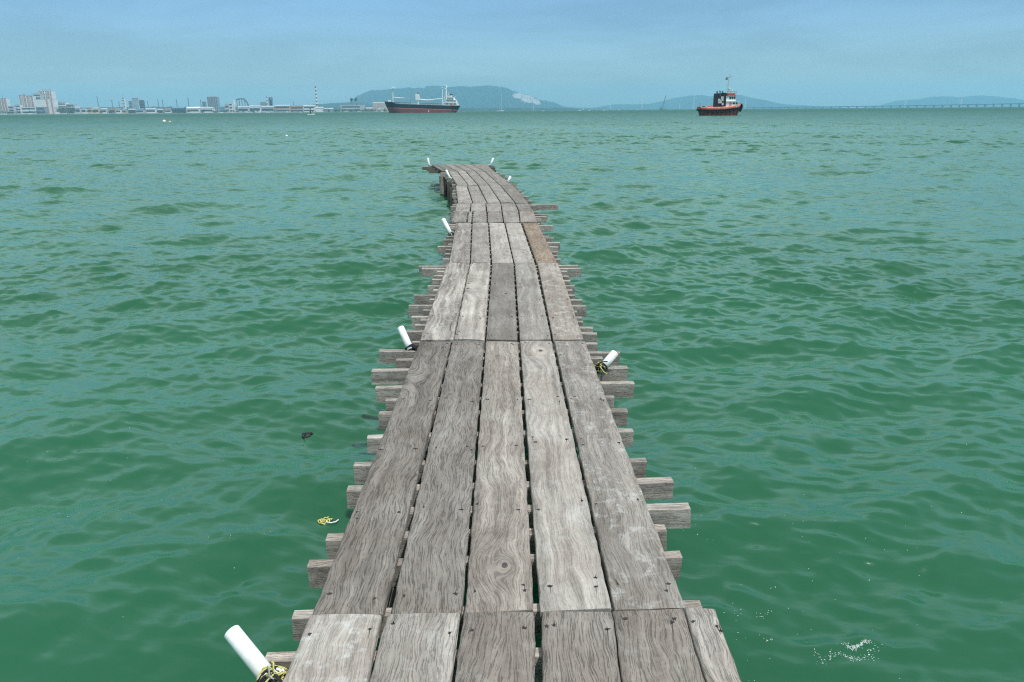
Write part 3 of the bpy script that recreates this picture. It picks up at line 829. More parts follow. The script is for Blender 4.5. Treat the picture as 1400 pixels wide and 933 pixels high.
    mb.box(((X(607.5) + X(626)) / 2, 0, (10 + H(140.5, 616)) / 2), (X(626) - X(607.5), 12.5, H(140.5, 616) - 10))
    mb.box(((X(611) + X(624.5)) / 2, 0, (H(140.5, 616) + H(136.5, 616)) / 2), (X(624.5) - X(611), 12, H(136.5, 616) - H(140.5, 616)))
    mb.box(((X(612) + X(621)) / 2, 0, (H(136.5, 616) + H(133.2, 616)) / 2), (X(621) - X(612), 12.8, H(133.2, 616) - H(136.5, 616)))
    mb.box(((X(612.5) + X(618.5)) / 2, 0, (H(133.2, 616) + H(130.3, 616)) / 2), (X(618.5) - X(612.5), 9, H(130.3, 616) - H(133.2, 616)))
    mb.box(((X(606.5) + X(612)) / 2, -5, H(137.5, 609)), (X(612) - X(606.5), 2.2, .5))
    for px_ in (606.8, 609.3, 611.8): mb.box((X(px_), -5.8, (10 + H(137.6, 609)) / 2), (.6, .4, H(137.6, 609) - 10))
    # sloping after bulkhead
    a, b = X(621), X(626.8)
    mb.add([(a, -4, H(134.5, 622)), (b, -4, H(144, 626)), (a, -4, H(144, 622)), (a, 4, H(134.5, 622)), (b, 4, H(144, 626)), (a, 4, H(144, 622))], [(0, 2, 1), (3, 4, 5), (0, 1, 4, 3), (1, 2, 5, 4), (0, 3, 5, 2)])
    su = mb.build('superstructure', M['ship_white'], root)
    for (a, b, py_, h_, n, yy) in ((613, 618, 131.6, 1.0, 6, -4.55), (612.5, 620.5, 134.6, 1.2, 7, -6.45), (612, 624, 138.3, 1.2, 9, -6.05), (608.5, 625, 142.3, 1.5, 9, -6.3)):
        
        for q in range(n):
            ww = (X(b) - X(a)) / n; mb = MB(); mb.box((X(a) + ww * (q + .5), yy, H(py_, 616)), (ww * .62, .25, h_)); mb.build('window', M['glass'], su)
    for py_ in (140.5, 136.5, 133.2):
        mb = MB(); mb.box(((X(610) + X(625)) / 2, -6.6, H(py_, 616) + .9), (X(625) - X(610), .12, .12))
        for i in range(10): mb.box((lerp(X(610), X(625), i / 9), -6.6, H(py_, 616) + .5), (.12, .12, .9))
        mb.build('rail', M['ship_white'], su)
    mb = MB(); mb.tube([(X(617), 0, H(133, 617)), (X(617.2), 0, H(128.6, 617))], [1.9, 1.5], 14); fu = mb.build('funnel', M['black_hull'], root)
    mb = MB(); mb.tube([(X(613.6), 0, H(130, 613)), (X(613.6), 0, H(126, 613))], .2, 6); mb.box((X(613.6), 0, H(127.5, 613)), (.3, 2.6, .25)); mb.build('radar_mast', M['ship_white'], root)
    mb = MB(); mb.box((X(619.5), -6.9, H(144.3, 619)), (4.5, 1.6, 1.5)); mb.build('lifeboat', M['orange'], root)
    mb = MB(); mb.box((X(587.5), -B / 2 - .02, 2.1), (.9, .1, 2.0)); mb.build('draught_mark', M['ship_white'], root)
cargo_ship()

def tugboat():
    Y = 262.
    lft, rgt = on_y(954.2, 152, Y).x, on_y(1014.2, 146, Y).x; L = rgt - lft; xc = (lft + rgt) / 2
    root = thing('tugboat', 'orange and black tugboat with tyre fenders and a white wheelhouse, bow to the right', 'tugboat', (xc, Y, 0), R(5))
    B = 5.2
    X = lambda px: on_y(px, 150, Y).x - xc
    H = lambda py, px: on_y(px, py, Y).z
    def half(s, t, z):         # s 0 stern (-x) .. 1 bow (+x)
        h = B / 2 * (1 if .12 < s < .62 else (.80 + .2 * math.sin(s / .12 * math.pi / 2) if s <= .12 else max(.06, 1 - ((s - .62) / .38) ** 2.3)))
        k = max(0, min(1, (z + .6) / 3.6))
        x = -L / 2 + s * L
        if s > .62: x -= (s - .62) / .38 * (1 - k) * 1.5
        if s < .12: x += (1 - s / .12) * (1 - k) * 1.2
        return x, max(.06, h * (.88 + .12 * k))
    st = [0, .02, .05, .09, .13, .25, .4, .55, .65, .74, .82, .88, .93, .97, 1.]
    sh = lambda s: 1.75 + .15 * (1 - s) ** 3 + 1.05 * max(0, (s - .35) / .65) ** 1.8
    mb, rows, nz = loft_hull(L, B, st, lambda s: -1., sh, half); mb.build('hull', M['tug_hull'], root)
    mb, rows, nz = loft_hull(L, B, st, sh, lambda s: sh(s) + .95, lambda s, t, z: (lambda q: (q[0], q[1] + .02))(half(s, t, z)), 2)
    mb.build('bulwark', M['orange'], root)
    mb = MB(); rws = []
    for s in st:
        x, h = half(s, 0, sh(s)); rws.append([(x, -h, sh(s) + .72), (x, h, sh(s) + .72)])
    mb.grid(rws, 0, False); mb.build('deck', M['tug_pink'], root)
    # rubbing strake, tyres
    for side in (-1, 1):
        mb = MB(); pts = []
        for s in st:
            x, h = half(s, 1, sh(s)); pts.append((x, side * (h + .1), sh(s) + .05))
        mb.tube(pts, .17, 8); mb.build('rubbing_strake', M['rubber'], root)
        for i in range(9):
            s = .08 + i * .105; x, h = half(s, .6, sh(s) - .4); mb = MB()
            pts = [(x + .42 * math.cos(a), side * (h + .2), sh(s) - .35 + .42 * math.sin(a)) for a in [2 * math.pi * q / 14 for q in range(15)]]
            mb.tube(pts, .15, 8, cap=False); mb.build('tyre_fender', M['rubber'], root)
    mb = MB(); x, h = half(1, 1, sh(1)); mb.tube([(x - .1, -.5, sh(1) + .9), (x + .15, -.3, sh(1) + .3), (x + .2, 0, sh(1) - .2), (x - .2, 0, sh(1) - 1.6)], [.3, .42, .45, .3], 10)
    mb.tube([(x - .1, .5, sh(1) + .9), (x + .15, .3, sh(1) + .3), (x + .2, 0, sh(1) - .2)], [.3, .42, .45], 10); mb.build('bow_fender', M['rubber'], root)
    mb = MB(); x, h = half(0, 1, sh(0)); mb.tube([(x - .15, -h, sh(0) + .05), (x - .3, 0, sh(0) - .1), (x - .15, h, sh(0) + .05)], .34, 10); mb.build('stern_fender', M['rubber'], root)
    dk = 2.6
    # black twin funnel casing
    mb = MB()
    mb.box(((X(976.5) + X(981)) / 2, 0, (dk + H(128, 979)) / 2), (X(981) - X(976.5), 3.2, H(128, 979) - dk))
    mb.box(((X(981) + X(985.5)) / 2, .3, (dk + H(131, 983)) / 2), (X(985.5) - X(981), 2.6, H(131, 983) - dk))
    mb.box(((X(985.5) + X(989.5)) / 2, 0, (dk + H(127.3, 987)) / 2), (X(989.5) - X(985.5), 3.0, H(127.3, 987) - dk))
    fu = mb.build('funnel_casing', M['tug_black'], root)
    for px_, t_, r_ in ((979, 126.2, .28), (983, 125.4, .22), (986.5, 126, .26)):
        mb = MB(); mb.tube([(X(px_), 0, H(131, px_)), (X(px_), 0, H(t_, px_)), (X(px_) - .3, 0, H(t_ - 1.2, px_))], r_, 10); mb.build('exhaust_pipe', M['steel'], fu)
    mb = MB(); mb.box((X(981), -1.55, H(139, 981)), (1.3, .3, 1.2)); mb.box((X(984), -1.5, H(135.5, 984)), (.9, .4, 1.5)); mb.box((X(985), -1.5, H(142.5, 985)), (.6, .4, .8)); mb.box((X(979.3), -1.66, H(137, 979)), (.6, .2, .8)); mb.build('locker', M['pale_wall'], fu)
    # deckhouse and wheelhouse
    mb = MB()
    mb.box(((X(989.7) + X(1006)) / 2, 0, (dk + H(139.2, 997)) / 2), (X(1006) - X(989.7), 3.6, H(139.2, 997) - dk))
    mb.box(((X(989.5) + X(1008.3)) / 2, 0, H(138.9, 997)), (X(1008.3) - X(989.5), 4.2, .14))
    dh = mb.build('deckhouse', M['ship_white'], root)
    for (a, b, t_, bt) in ((994.2, 996.2, 140.2, 146.8), (997.4, 1001.5, 140.6, 142.6), (1002.2, 1005, 140.6, 142.6)):
        mb = MB(); mb.box(((X(a) + X(b)) / 2, -1.83, (H(t_, 997) + H(bt, 997)) / 2), (X(b) - X(a), .1, H(t_, 997) - H(bt, 997))); mb.build('window' if bt < 146 else 'door', M['glass'] if bt < 146 else M['tug_pink'], dh)
    mb = MB()
    for px_ in (998, 1002.5, 1006.5): mb.tube([(X(px_), -2.0, dk), (X(px_), -2.0, H(139, 997))], .07, 6)
    mb.build('stanchion', M['ship_white'], dh)
    mb = MB()
    mb.box(((X(989.7) + X(1003)) / 2, 0, (H(138.9, 997) + H(131.6, 997)) / 2), (X(1003) - X(989.7), 3.0, H(131.6, 997) - H(138.9, 997)))
    wh = mb.build('wheelhouse', M['ship_white'], root)
    for i, (a, b) in enumerate(((994.2, 996.8), (997.6, 999.6), (1000.4, 1002.4))):
        mb = MB(); mb.box(((X(a) + X(b)) / 2, -1.53, (H(132.8, 997) + H(135.6, 997)) / 2), (X(b) - X(a), .1, H(132.8, 997) - H(135.6, 997))); mb.build('window', M['glass'], wh)
    mb = MB(); mb.box((X(1003) + .03, 0, (H(132.8, 997) + H(135.6, 997)) / 2), (.1, 2.3, .7)); mb.build('window', M['glass'], wh)
    mb = MB()
    mb.box(((X(990.3) + X(1003.6)) / 2, 0, H(131.3, 997)), (X(1003.6) - X(990.3), 3.5, .16))
    mb.box(((X(992) + X(1002.4)) / 2, 0, (H(131.1, 997) + H(127.6, 997)) / 2), (X(1002.4) - X(992), 2.6, H(127.6, 997) - H(131.1, 997)))
    ub = mb.build('upper_bridge', M['tug_pink'], root)
    mb = MB()
    for px_ in (991, 994, 997, 1000, 1003): mb.box((X(px_), -1.6, H(126.6, 997)), (.07, .07, .9))
    mb.box((X(997), -1.6, H(125.6, 997)), (X(1003) - X(991), .07, .07)); mb.build('rail', M['tug_pink'], ub)
    mb = MB(); mb.box((X(994.6), -.5, H(121.2, 995)), (.7, .7, .55)); mb.tube([(X(994.6), -.5, H(127, 995)), (X(994.6), -.5, H(121.4, 995))], .12, 6)
    mb.box((X(998.5), -.5, H(123.2, 998)), (.45, .45, .5)); mb.tube([(X(998.5), -.5, H(127, 998)), (X(998.5), -.5, H(123.4, 998))], .08, 6); mb.build('searchlight', M['ship_white'], root)
    # mast
    mb = MB(); xm = X(993.6)
    mb.tube([(xm, 0, H(127, 993)), (xm, 0, H(103, 993))], [.16, .07], 8)
    mb.tube([(xm - .9, 0, H(127, 993)), (xm, 0, H(112, 993))], .06, 6); mb.tube([(xm + .9, 0, H(127, 993)), (xm, 0, H(112, 993))], .06, 6)
    for py_, w in ((109, 1.6), (114.5, 1.9), (118.5, 1.3)): mb.box((xm, 0, H(py_, 993)), (w, .12, .1))
    ms = mb.build('mast', M['pale_wall'], root)
    mb = MB(); mb.box((xm - .75, 0, H(107.8, 992)), (.55, .4, .85)); mb.tube([(xm - .4, 0, H(107, 993)), (xm + .8, 0, H(104.5, 994))], .09, 6); mb.tube([(xm, 0, H(103.5, 993)), (xm + .05, 0, H(101.5, 993))], .05, 5); mb.build('radar', M['steel'], ms)
    # after deck gear
    mb = MB(); mb.tube([(X(956), .6, dk), (X(956), .6, H(141, 956))], .05, 6); mb.build('flagstaff', M['steel'], root)
    mb = MB(); mb.tube([(X(961), -.9, dk), (X(961), -.9, H(145.4, 961))], .16, 8); mb.tube([(X(961), .9, dk), (X(961), .9, H(145.4, 961))], .16, 8); mb.tube([(X(961), -1.3, H(146, 961)), (X(961), 1.3, H(146, 961))], .12, 8); mb.build('towing_bitt', M['rubber'], root)
    mb = MB(); mb.tube([(X(970), -.8, dk + .3), (X(970), .8, dk + .3)], .42, 12); mb.box((X(970), 1.0, dk + .2), (.9, .15, .9)); mb.box((X(970), -1.0, dk + .2), (.9, .15, .9)); mb.build('towing_winch', M['orange'], root)
    mb = MB(); mb.box((X(1008.3), 0, H(143.3, 1008)), (.9, 1.4, .7)); mb.tube([(X(1011), -.5, H(146, 1010)), (X(1011), .5, H(146, 1010))], .2, 8); mb.build('anchor_windlass', M['rubber'], root)
tugboat()

# small craft ---------------------------------------------------------------
def motorboat(px, py, Y, Lm, label, group, cat='boat', cabin=True, mast=0, rz=0, name='motorboat'):
    p = on_y(px, py, Y)
    root = thing(name, label, cat, (p.x, Y, 0), rz, group)
    def half(s, t, z):
        h = Lm * .15 * (1 if s < .55 else max(.05, 1 - ((s - .55) / .45) ** 2)); return -Lm / 2 + s * Lm - (1 - t) * .06 * Lm * s, h * (.8 + .2 * t)
    mb, rows, nz = loft_hull(Lm, 1, [0, .2, .4, .55, .7, .82, .92, 1.], lambda s: -.2, lambda s: Lm * (.11 + .05 * s * s), half, 3)
    mb.add([r[nz] for r in rows] + [r[nz + 1] for r in rows], [(i, i + 1, len(rows) + i + 1, len(rows) + i) for i in range(len(rows) - 1)])
    mb.build('hull', M['ship_white'], root)
    if cabin:
        mb = MB(); mb.box((-.05 * Lm, 0, Lm * .19), (Lm * .36, Lm * .2, Lm * .16)); mb.box((-.05 * Lm, 0, Lm * .275), (Lm * .42, Lm * .24, Lm * .02)); c = mb.build('cabin', M['ship_white'], root)
        mb = MB(); mb.box((-.05 * Lm, -.103 * Lm, Lm * .215), (.26 * Lm, .02 * Lm, Lm * .06)); mb.build('window', M['glass'], c)
    if mast:
        mb = MB(); mb.tube([(.03 * Lm, 0, .1 * Lm), (.03 * Lm, 0, mast)], [.22 if mast > 10 else .12, .12 if mast > 10 else .08], 8)
        mb.build('mast', M['ship_white'], root)
    return root
b = motorboat(425.5, 157, 560., 5.2, 'small white boat with a dark post amidships off the town shore', None, name='workboat', cabin=False)
mb = MB(); mb.tube([(-.4, 0, .5), (-.4, 0, 5.6)], [.28, .16], 8); mb.box((-.4, 0, 2.4), (1.0, .8, 2.2)); mb.box((-.4, 0, 4.6), (.8, .5, .8)); mb.build('post', M['dark_wall'], b)
b = motorboat(685.5, 152, 1900., 11., 'white sailing yacht with one tall bare mast right of the cargo ship', None, 'yacht', True, 40, name='sailing_yacht')
mb = MB(); mb.tube([(-.2, 0, 6.), (-5., 0, 6.)], .15, 6); mb.build('boom', M['ship_white'], b)
mb = MB(); mb.box((0, 0, 24), (.15, 4., .15)); mb.build('spreader', M['ship_white'], b)
b = motorboat(681, 152, 1950., 7., 'small grey hulled boat just left of the white sailing yacht', None, name='motorboat')
for i, (px, Y, L_, lb) in enumerate(((743, 1700, 5, 'tiny white motorboat below the quarry hill'), (792.5, 2000, 8, 'white motorboat beside the foot of the tallest pylon'),
        (805.5, 2100, 7, 'white motorboat a little right of the tallest pylon'), (825.5, 2100, 8, 'larger of the two white motorboats left of the short pylon'), (829.5, 2300, 6, 'smaller white motorboat touching the larger one by the short pylon'),
        (838.5, 2200, 6, 'white motorboat just right of the short pylon'), (846.5, 2100, 7, 'white motorboat halfway between the short pylon and the leaning crane'), (872, 2300, 6, 'white motorboat at the foot of the pylon near the leaning crane'))):
    motorboat(px, 151, Y, L_, lb, 'white motorboats on the horizon', 'boat', True, 0, R(rnd.choice((0, 170, 25))))
for (px, Y, L_, lb) in ((341, 2700, 22, 'white ferry boat moored below the grey gantry'), (353, 2720, 16, 'white boat moored right of the gantry boat'), (365, 2700, 17, 'white boat moored below the dark refinery tower'),
        (392, 2700, 18, 'white boat moored before the pink waterfront sheds'), (410, 2700, 14, 'white boat moored left of the striped chimney'), (5, 2500, 20, 'white boat off the far left tower block'), (302, 2700, 16, 'white boat moored right of the long white warehouse')):
    motorboat(px, 153, Y, L_, lb, 'white boats moored along the town shore', 'boat', True, 0, R(rnd.choice((0, 180))))
# mooring buoys
for (px, py, rr, mat, lb) in ((224.7, 167.2, .42, 'rope_white', 'pale round mooring buoy, left of the pair far off on the left'), (232.3, 167.9, .30, 'rope_yellow', 'yellowish mooring buoy, right and smaller of the pair'), (392, 187, .12, 'rope_white', 'tiny white float on open water left of the jetty end')):
    p = on_z(px, py, 0.); root = thing('mooring_buoy', lb, 'buoy', (p.x, p.y, 0), 0)
    mb = MB(); n = 14; mb.grid([[(rr * math.sin(a) * math.cos(2 * math.pi * k / n), rr * math.sin(a) * math.sin(2 * math.pi * k / n), rr * .35 - rr * math.cos(a)) for k in range(n)] for a in [math.pi * q / 9 for q in range(10)]], 0, True, True)
    mb.build('float', M[mat], root)
    mb = MB(); mb.tube([(rr * .25 * math.cos(a), 0, rr * 1.5 + rr * .25 * math.sin(a)) for a in [2 * math.pi * q / 10 for q in range(11)]], rr * .07, 6, cap=False); mb.build('ring', M['steel'], root)

# ------------------------------------------------------------------ the town shore
mb = MB(); x0, x1 = on_y(-260, 152, 2800).x, on_y(530, 152, 2800).x
rows = []
for q in range(60):
    x = lerp(x0, x1, q / 59); j = rnd.uniform(-30, 30)
    far = 5600; end = q in (0, 59)
    rows.append([(x, 2780 + j, -.8), (x, 2800 + j, 1.2), (x, 3200, 2.2 if not end else 1), (x * far / 2800, far, 3.)])
mb.grid(rows, 0, False)
sh = mb.build('shoreline', M['land']); sh['kind'] = 'structure'

def place(x0, x1, ytop, Y):
    a, b = on_y(x0, hor((x0 + x1) / 2), Y), on_y(x1, hor((x0 + x1) / 2), Y)
    h = on_y((x0 + x1) / 2, ytop, Y).z
    return (a.x + b.x) / 2, (b.x - a.x), h
def block(x0, x1, ytop, Y, label, wall='white_wall', roof='tin_roof', name='apartment_block', cat='building', group=None, style='bands', dep=None, top=None, stripe=None, rows=None):
    cx, W, Hh = place(x0, x1, ytop, Y)
    dp = dep or max(10., min(W * .7, 26))
    root = thing(name, label, cat, (cx, Y + dp / 2, 0), 0, group)
    mb = MB(); mb.box((0, 0, Hh / 2 + .5), (W, dp, Hh - 1)); w = mb.build('wall', M[wall], root)
    nfl = rows or max(1, int(Hh / 3.4))
    fh = (Hh - 2) / nfl
    if style == 'bands':
        for i in range(nfl):
            mb = MB(); mb.box((0, -dp / 2, 2. + fh * (i + .5)), (W * .88, .5, fh * .42)); mb.build('window_band', M['band'], w)
    if style == 'grid':
        nc = max(2, min(6, int(W / 5))); nfl = min(nfl, 16); fh = (Hh - 2) / nfl
        for i in range(nfl):
            for j in range(nc):
                mb = MB(); mb.box(((j + .5) / nc * W - W / 2, -dp / 2, 2. + fh * (i + .5)), (W / nc * .5, .5, fh * .5)); mb.build('window', M['band'], w)
    if stripe:
        n, mt = stripe
        for i in range(n):
            mb = MB(); mb.box(((i + .5) / n * W - W / 2, -dp / 2 - .3, Hh / 2 + .5), (W / n * .32, 1., Hh - 2.)); mb.build('facade_stripe', M[mt], w)
    mb = MB()
    if top == 'gable':
        e = W / 2 + .8; g = dp / 2 + .8; z = Hh
        rh = min(5., dp * .22)
        mb.add([(-e, -g, z), (e, -g, z), (e, 0, z + rh), (-e, 0, z + rh), (-e, g, z), (e, g, z)], [(0, 1, 2, 3), (3, 2, 5, 4), (0, 3, 4), (1, 5, 2), (0, 4, 5, 1)])
    else:
        mb.box((0, 0, Hh + .3), (W + .6, dp + .6, .8))
        if top == 'plant': mb.box((W * .1, 0, Hh + 2.4), (W * .4, dp * .5, 3.6)); mb.box((-W * .25, 0, Hh + 1.9), (W * .15, dp * .3, 2.6))
        if top == 'canopy':
            mb.box((0, 0, Hh + 5.), (W * 1.04, dp * 1.1, 1.2))
            for sx in (-.42, -.14, .14, .42):
                mb.box((W * sx, -dp * .4, Hh + 2.5), (.8, .8, 4.4)); mb.box((W * sx, dp * .4, Hh + 2.5), (.8, .8, 4.4))
    rf = mb.build('roof', M[roof], root)
    if top == 'mast':
        mb = MB(); mb.tube([(-W * .1, 0, Hh + .5), (-W * .1, 0, Hh + 17)], [.7, .25], 6); mb.build('antenna', M['steel'], rf)
    return root
B = block
B(1.5, 12.3, 134.5, 3000, 'slim salmon and white tower block with roof antenna at the far left', 'white_wall', stripe=(3, 'salmon'), top='mast', style='grid', name='tower_block')
B(30, 39.6, 130.5, 3000, 'left one of the twin salmon and white slab blocks', 'white_wall', stripe=(3, 'salmon'), top='plant', style='grid')
B(40.2, 49.2, 131.3, 3005, 'right one of the twin salmon and white slab blocks', 'white_wall', stripe=(3, 'salmon'), top='plant', style='grid')
B(57.5, 75.6, 124.5, 3060, 'tallest block of the left shore, salmon and white under a white roof canopy', 'white_wall', 'white_wall', stripe=(2, 'salmon'), top='canopy', style='grid', name='tower_block')
B(49.8, 59.5, 128.5, 3030, 'grey banded block joined to the left of the tallest tower', 'pale_wall', top='plant', rows=7)
B(50.2, 63.5, 136.3, 2960, 'plain white block at the left foot of the tallest tower', 'white_wall', rows=2, style='none')
B(63.8, 76.6, 135.8, 2965, 'white block with salmon side at the right foot of the tallest tower', 'white_wall', stripe=(2, 'salmon'), style='none')
B(12.8, 20, 145.5, 2900, 'low pale block right of the salmon end tower', 'pale_wall', rows=3)
B(20.5, 29.5, 143.3, 2920, 'low white block left of the twin slab blocks', 'white_wall', rows=3)
B(30, 50, 146.5, 2870, 'long low white row below the twin slab blocks', 'white_wall', rows=2, dep=14)
B(51, 62, 146.8, 2870, 'low grey banded building under the tallest tower', 'grey_wall', rows=2)
B(78.5, 92, 140.6, 3100, 'white mid rise block rising behind the dark trees', 'white_wall', top='plant', rows=4)
B(92.5, 103, 142.6, 3100, 'lower pale block behind the right end of the dark trees', 'pale_wall', rows=3)
# low waterfront houses
HOUSES = [(103.5, 110, 147.6, 'pale_wall', 'tin_roof', 'pale house with grey roof right of the dark trees'),
 (110.3, 118, 148.6, 'white_wall', 'blue_roof', 'white house with blue roof left of the cream houses'),
 (118.3, 126, 148.2, 'cream', 'rust_roof', 'cream house with rusty roof, left of two'),
 (126.3, 135.5, 148.6, 'cream', 'tin_roof', 'cream house with grey roof, right of two below the lattice mast'),
 (136.5, 146.5, 149.4, 'white_wall', 'tin_roof', 'broad white shed just right of the cream houses'),
 (150, 157.5, 150.2, 'grey_wall', 'rust_roof', 'small grey shed with rusty roof'),
 (158.5, 165, 149.8, 'white_wall', 'rust_roof', 'white shed with rusty roof left of the slim white tower'),
 (165.3, 172.5, 150.4, 'cream', 'blue_roof', 'small cream house with blue roof at the foot of the slim white tower'),
 (176, 185, 150.4, 'dark_wall', 'tin_roof', 'dark walled shed with grey roof in front of the hazy high rise'),
 (186, 196.5, 150, 'pale_wall', 'blue_roof', 'pale house with blue roof in front of the dark block'),
 (199.5, 213, 149.2, 'white_wall', 'tin_roof', 'long white shed right of the dark block'),
 (214.5, 222.5, 150.4, 'grey_wall', 'tin_roof', 'grey house with grey roof below the twin masts'),
 (225.5, 233, 149.8, 'white_wall', 'rust_roof', 'white house with rusty roof right of the twin masts'),
 (236, 252, 148.3, 'dark_wall', 'blue_roof', 'long dark shed with blue roof left of the white warehouse')]
for i, (a, b_, t, w, rf, lb) in enumerate(HOUSES):
    B(a, b_, t, 2850 + (i % 3) * 12, lb, w, rf, 'waterfront_house', 'house', 'low houses along the waterfront', 'bands', 16, 'gable', rows=1)
B(169.5, 172.6, 134.3, 3150, 'slim white tower standing above the low houses', 'white_wall', top='mast', rows=10, name='slim_tower', dep=9)
B(178, 182.2, 138.5, 3600, 'narrow grey block left of the hazy high rise', 'grey_wall', rows=8)
B(183, 191.8, 134.3, 4600, 'pale high rise half lost in haze above the low houses', 'pale_wall', top='plant', rows=14)
B(192.4, 198, 137.3, 3300, 'dark narrow block right of the hazy high rise', 'dark_wall', top='plant', rows=8)
B(278, 282.6, 139.3, 3600, 'narrow grey block left of the broad grey slab', 'grey_wall', rows=7)
B(285.3, 299, 132.8, 3500, 'broad grey slab block standing alone in mid shore', 'grey_wall', top='plant', style='grid')
B(255.5, 273, 148.2, 2860, 'left half of the long white warehouse', 'white_wall', 'white_wall', 'warehouse', 'warehouse', None, 'bands', 22, 'gable', rows=1)
B(273.4, 291.5, 148.4, 2865, 'right half of the long white warehouse below the grey slab', 'white_wall', 'tin_roof', 'warehouse', 'warehouse', None, 'bands', 22, 'gable', rows=1)
B(308, 313.5, 143.5, 2920, 'small grey plant house left of the white silo', 'pale_wall', top='plant', rows=2, name='plant_building')
B(313.8, 318.4, 141.2, 2930, 'taller white plant house touching the white silo', 'white_wall', rows=3, name='plant_building')
B(325.5, 340, 147, 2870, 'low pale warehouse under the curved grey gantry', 'pale_wall', 'tin_roof', 'warehouse', 'warehouse', None, 'bands', 20, 'gable', rows=1)
B(340.5, 356.5, 146, 2875, 'white warehouse right of the curved grey gantry', 'white_wall', 'tin_roof', 'warehouse', 'warehouse', None, 'bands', 20, 'gable', rows=1)
B(357, 364, 140.2, 3000, 'grey windowless block left of the dark refinery tower', 'grey_wall', style='none', name='plant_building')
B(357, 375.5, 146.6, 2880, 'pale shed at the foot of the dark refinery tower', 'pale_wall', 'tin_roof', 'warehouse', 'warehouse', None, 'bands', 20, 'gable', rows=1)
B(376, 397, 145.2, 2880, 'longest tan waterfront shed right of the refinery', 'tan_wall', 'tin_roof', 'warehouse', 'warehouse', None, 'bands', 20, 'gable', rows=2)
B(397.6, 414.5, 146, 2885, 'tan shed in the middle of the pink waterfront row', 'tan_wall', 'rust_roof', 'warehouse', 'warehouse', None, 'bands', 20, 'gable', rows=2)
B(415, 431, 145.4, 2880, 'pale shed with tall gable at the left foot of the striped chimney', 'white_wall', 'tin_roof', 'warehouse', 'warehouse', None, 'bands', 20, 'gable', rows=2)
B(432, 442, 148, 2870, 'low white shed at the right foot of the striped chimney', 'white_wall', 'tin_roof', 'warehouse', 'warehouse', None, 'none', 18, 'gable')
B(443.5, 455, 149.4, 2880, 'low grey shed between chimney and flat roofed warehouse', 'grey_wall', 'tin_roof', 'warehouse', 'warehouse', None, 'none', 18, 'gable')
B(466.2, 494, 144.3, 2900, 'large flat roofed grey warehouse with dark band near the cargo ship bow', 'pale_wall', 'white_wall', 'warehouse', 'warehouse', None, 'bands', 30, None, rows=2)
B(494.3, 498.2, 143.4, 2905, 'narrow pale stair tower at the right end of the flat roofed warehouse', 'pale_wall', style='none', name='stair_tower')
B(500, 509, 148.7, 2900, 'low green grey shed left of the cargo ship bow', 'grey_wall', 'tin_roof', 'warehouse', 'warehouse', None, 'none', 18, 'gable')
B(510, 531, 141.5, 3900, 'long tan industrial hall behind the cargo ship bow', 'tan_wall', 'tan_wall', 'industrial_hall', 'building', None, 'none', 30, 'gable')
B(518, 524, 149, 2880, 'small white hut beside the cargo ship bow', 'white_wall', 'tin_roof', 'waterfront_house', 'house', None, 'none', 10, 'gable')

def lattice_mast(px, ytop, Y, label, w=1.6, name='lattice_mast', cat='mast', mat='steel', group=None, head=True):
    p = on_y(px, hor(px), Y); Hh = on_y(px, ytop, Y).z
    root = thing(name, label, cat, (p.x, Y, 0), 0, group)
    mb = MB(); n = 9; r0 = w * .14
    for sx, sy in ((-1, -1), (1, -1), (1, 1), (-1, 1)):
        mb.tube([(sx * w, sy * w, 0), (sx * w * .3, sy * w * .3, Hh)], r0, 4)
    for i in range(n):
        t0, t1 = i / n, (i + 1) / n; a = w * lerp(1, .3, t0); b = w * lerp(1, .3, t1)
        for q in range(4):
            c0 = [(-a, -a), (a, -a), (a, a), (-a, a)][q]; c1 = [(b, -b), (b, b), (-b, b), (-b, -b)][q]
            mb.tube([(c0[0], c0[1], Hh * t0), (c1[0], c1[1], Hh * t1)], r0 * .7, 4)
    mb.build('lattice', M[mat], root)
    if head:
        mb = MB(); mb.box((0, 0, Hh - .8), (w * 2.6, w * 1.4, 1.6)); mb.tube([(0, 0, Hh), (0, 0, Hh + 4)], .2, 5); mb.build('mast_head', M[mat], root)
    return root
MASTS = [(136.3, 132.5, 'lattice mast above the cream houses'), (155.5, 137.3, 'short lattice mast above the small grey shed'), (164.8, 139.5, 'short lattice mast just left of the slim white tower'), (204, 139, 'lattice mast right of the dark narrow block'),
         (218.2, 135.8, 'left of the twin lattice masts in mid shore'), (224.4, 136.6, 'right of the twin lattice masts in mid shore'), (243.4, 136.6, 'lattice mast above the long dark shed'), (259.3, 134.2, 'tallest lattice mast above the white warehouse'), (276.2, 137, 'lattice mast beside the narrow grey block'), (402, 139.5, 'lattice mast over the tan sheds')]
for px, yt, lb in MASTS: lattice_mast(px, yt, 3200, lb, 1.9, group='lattice masts above the town shore')

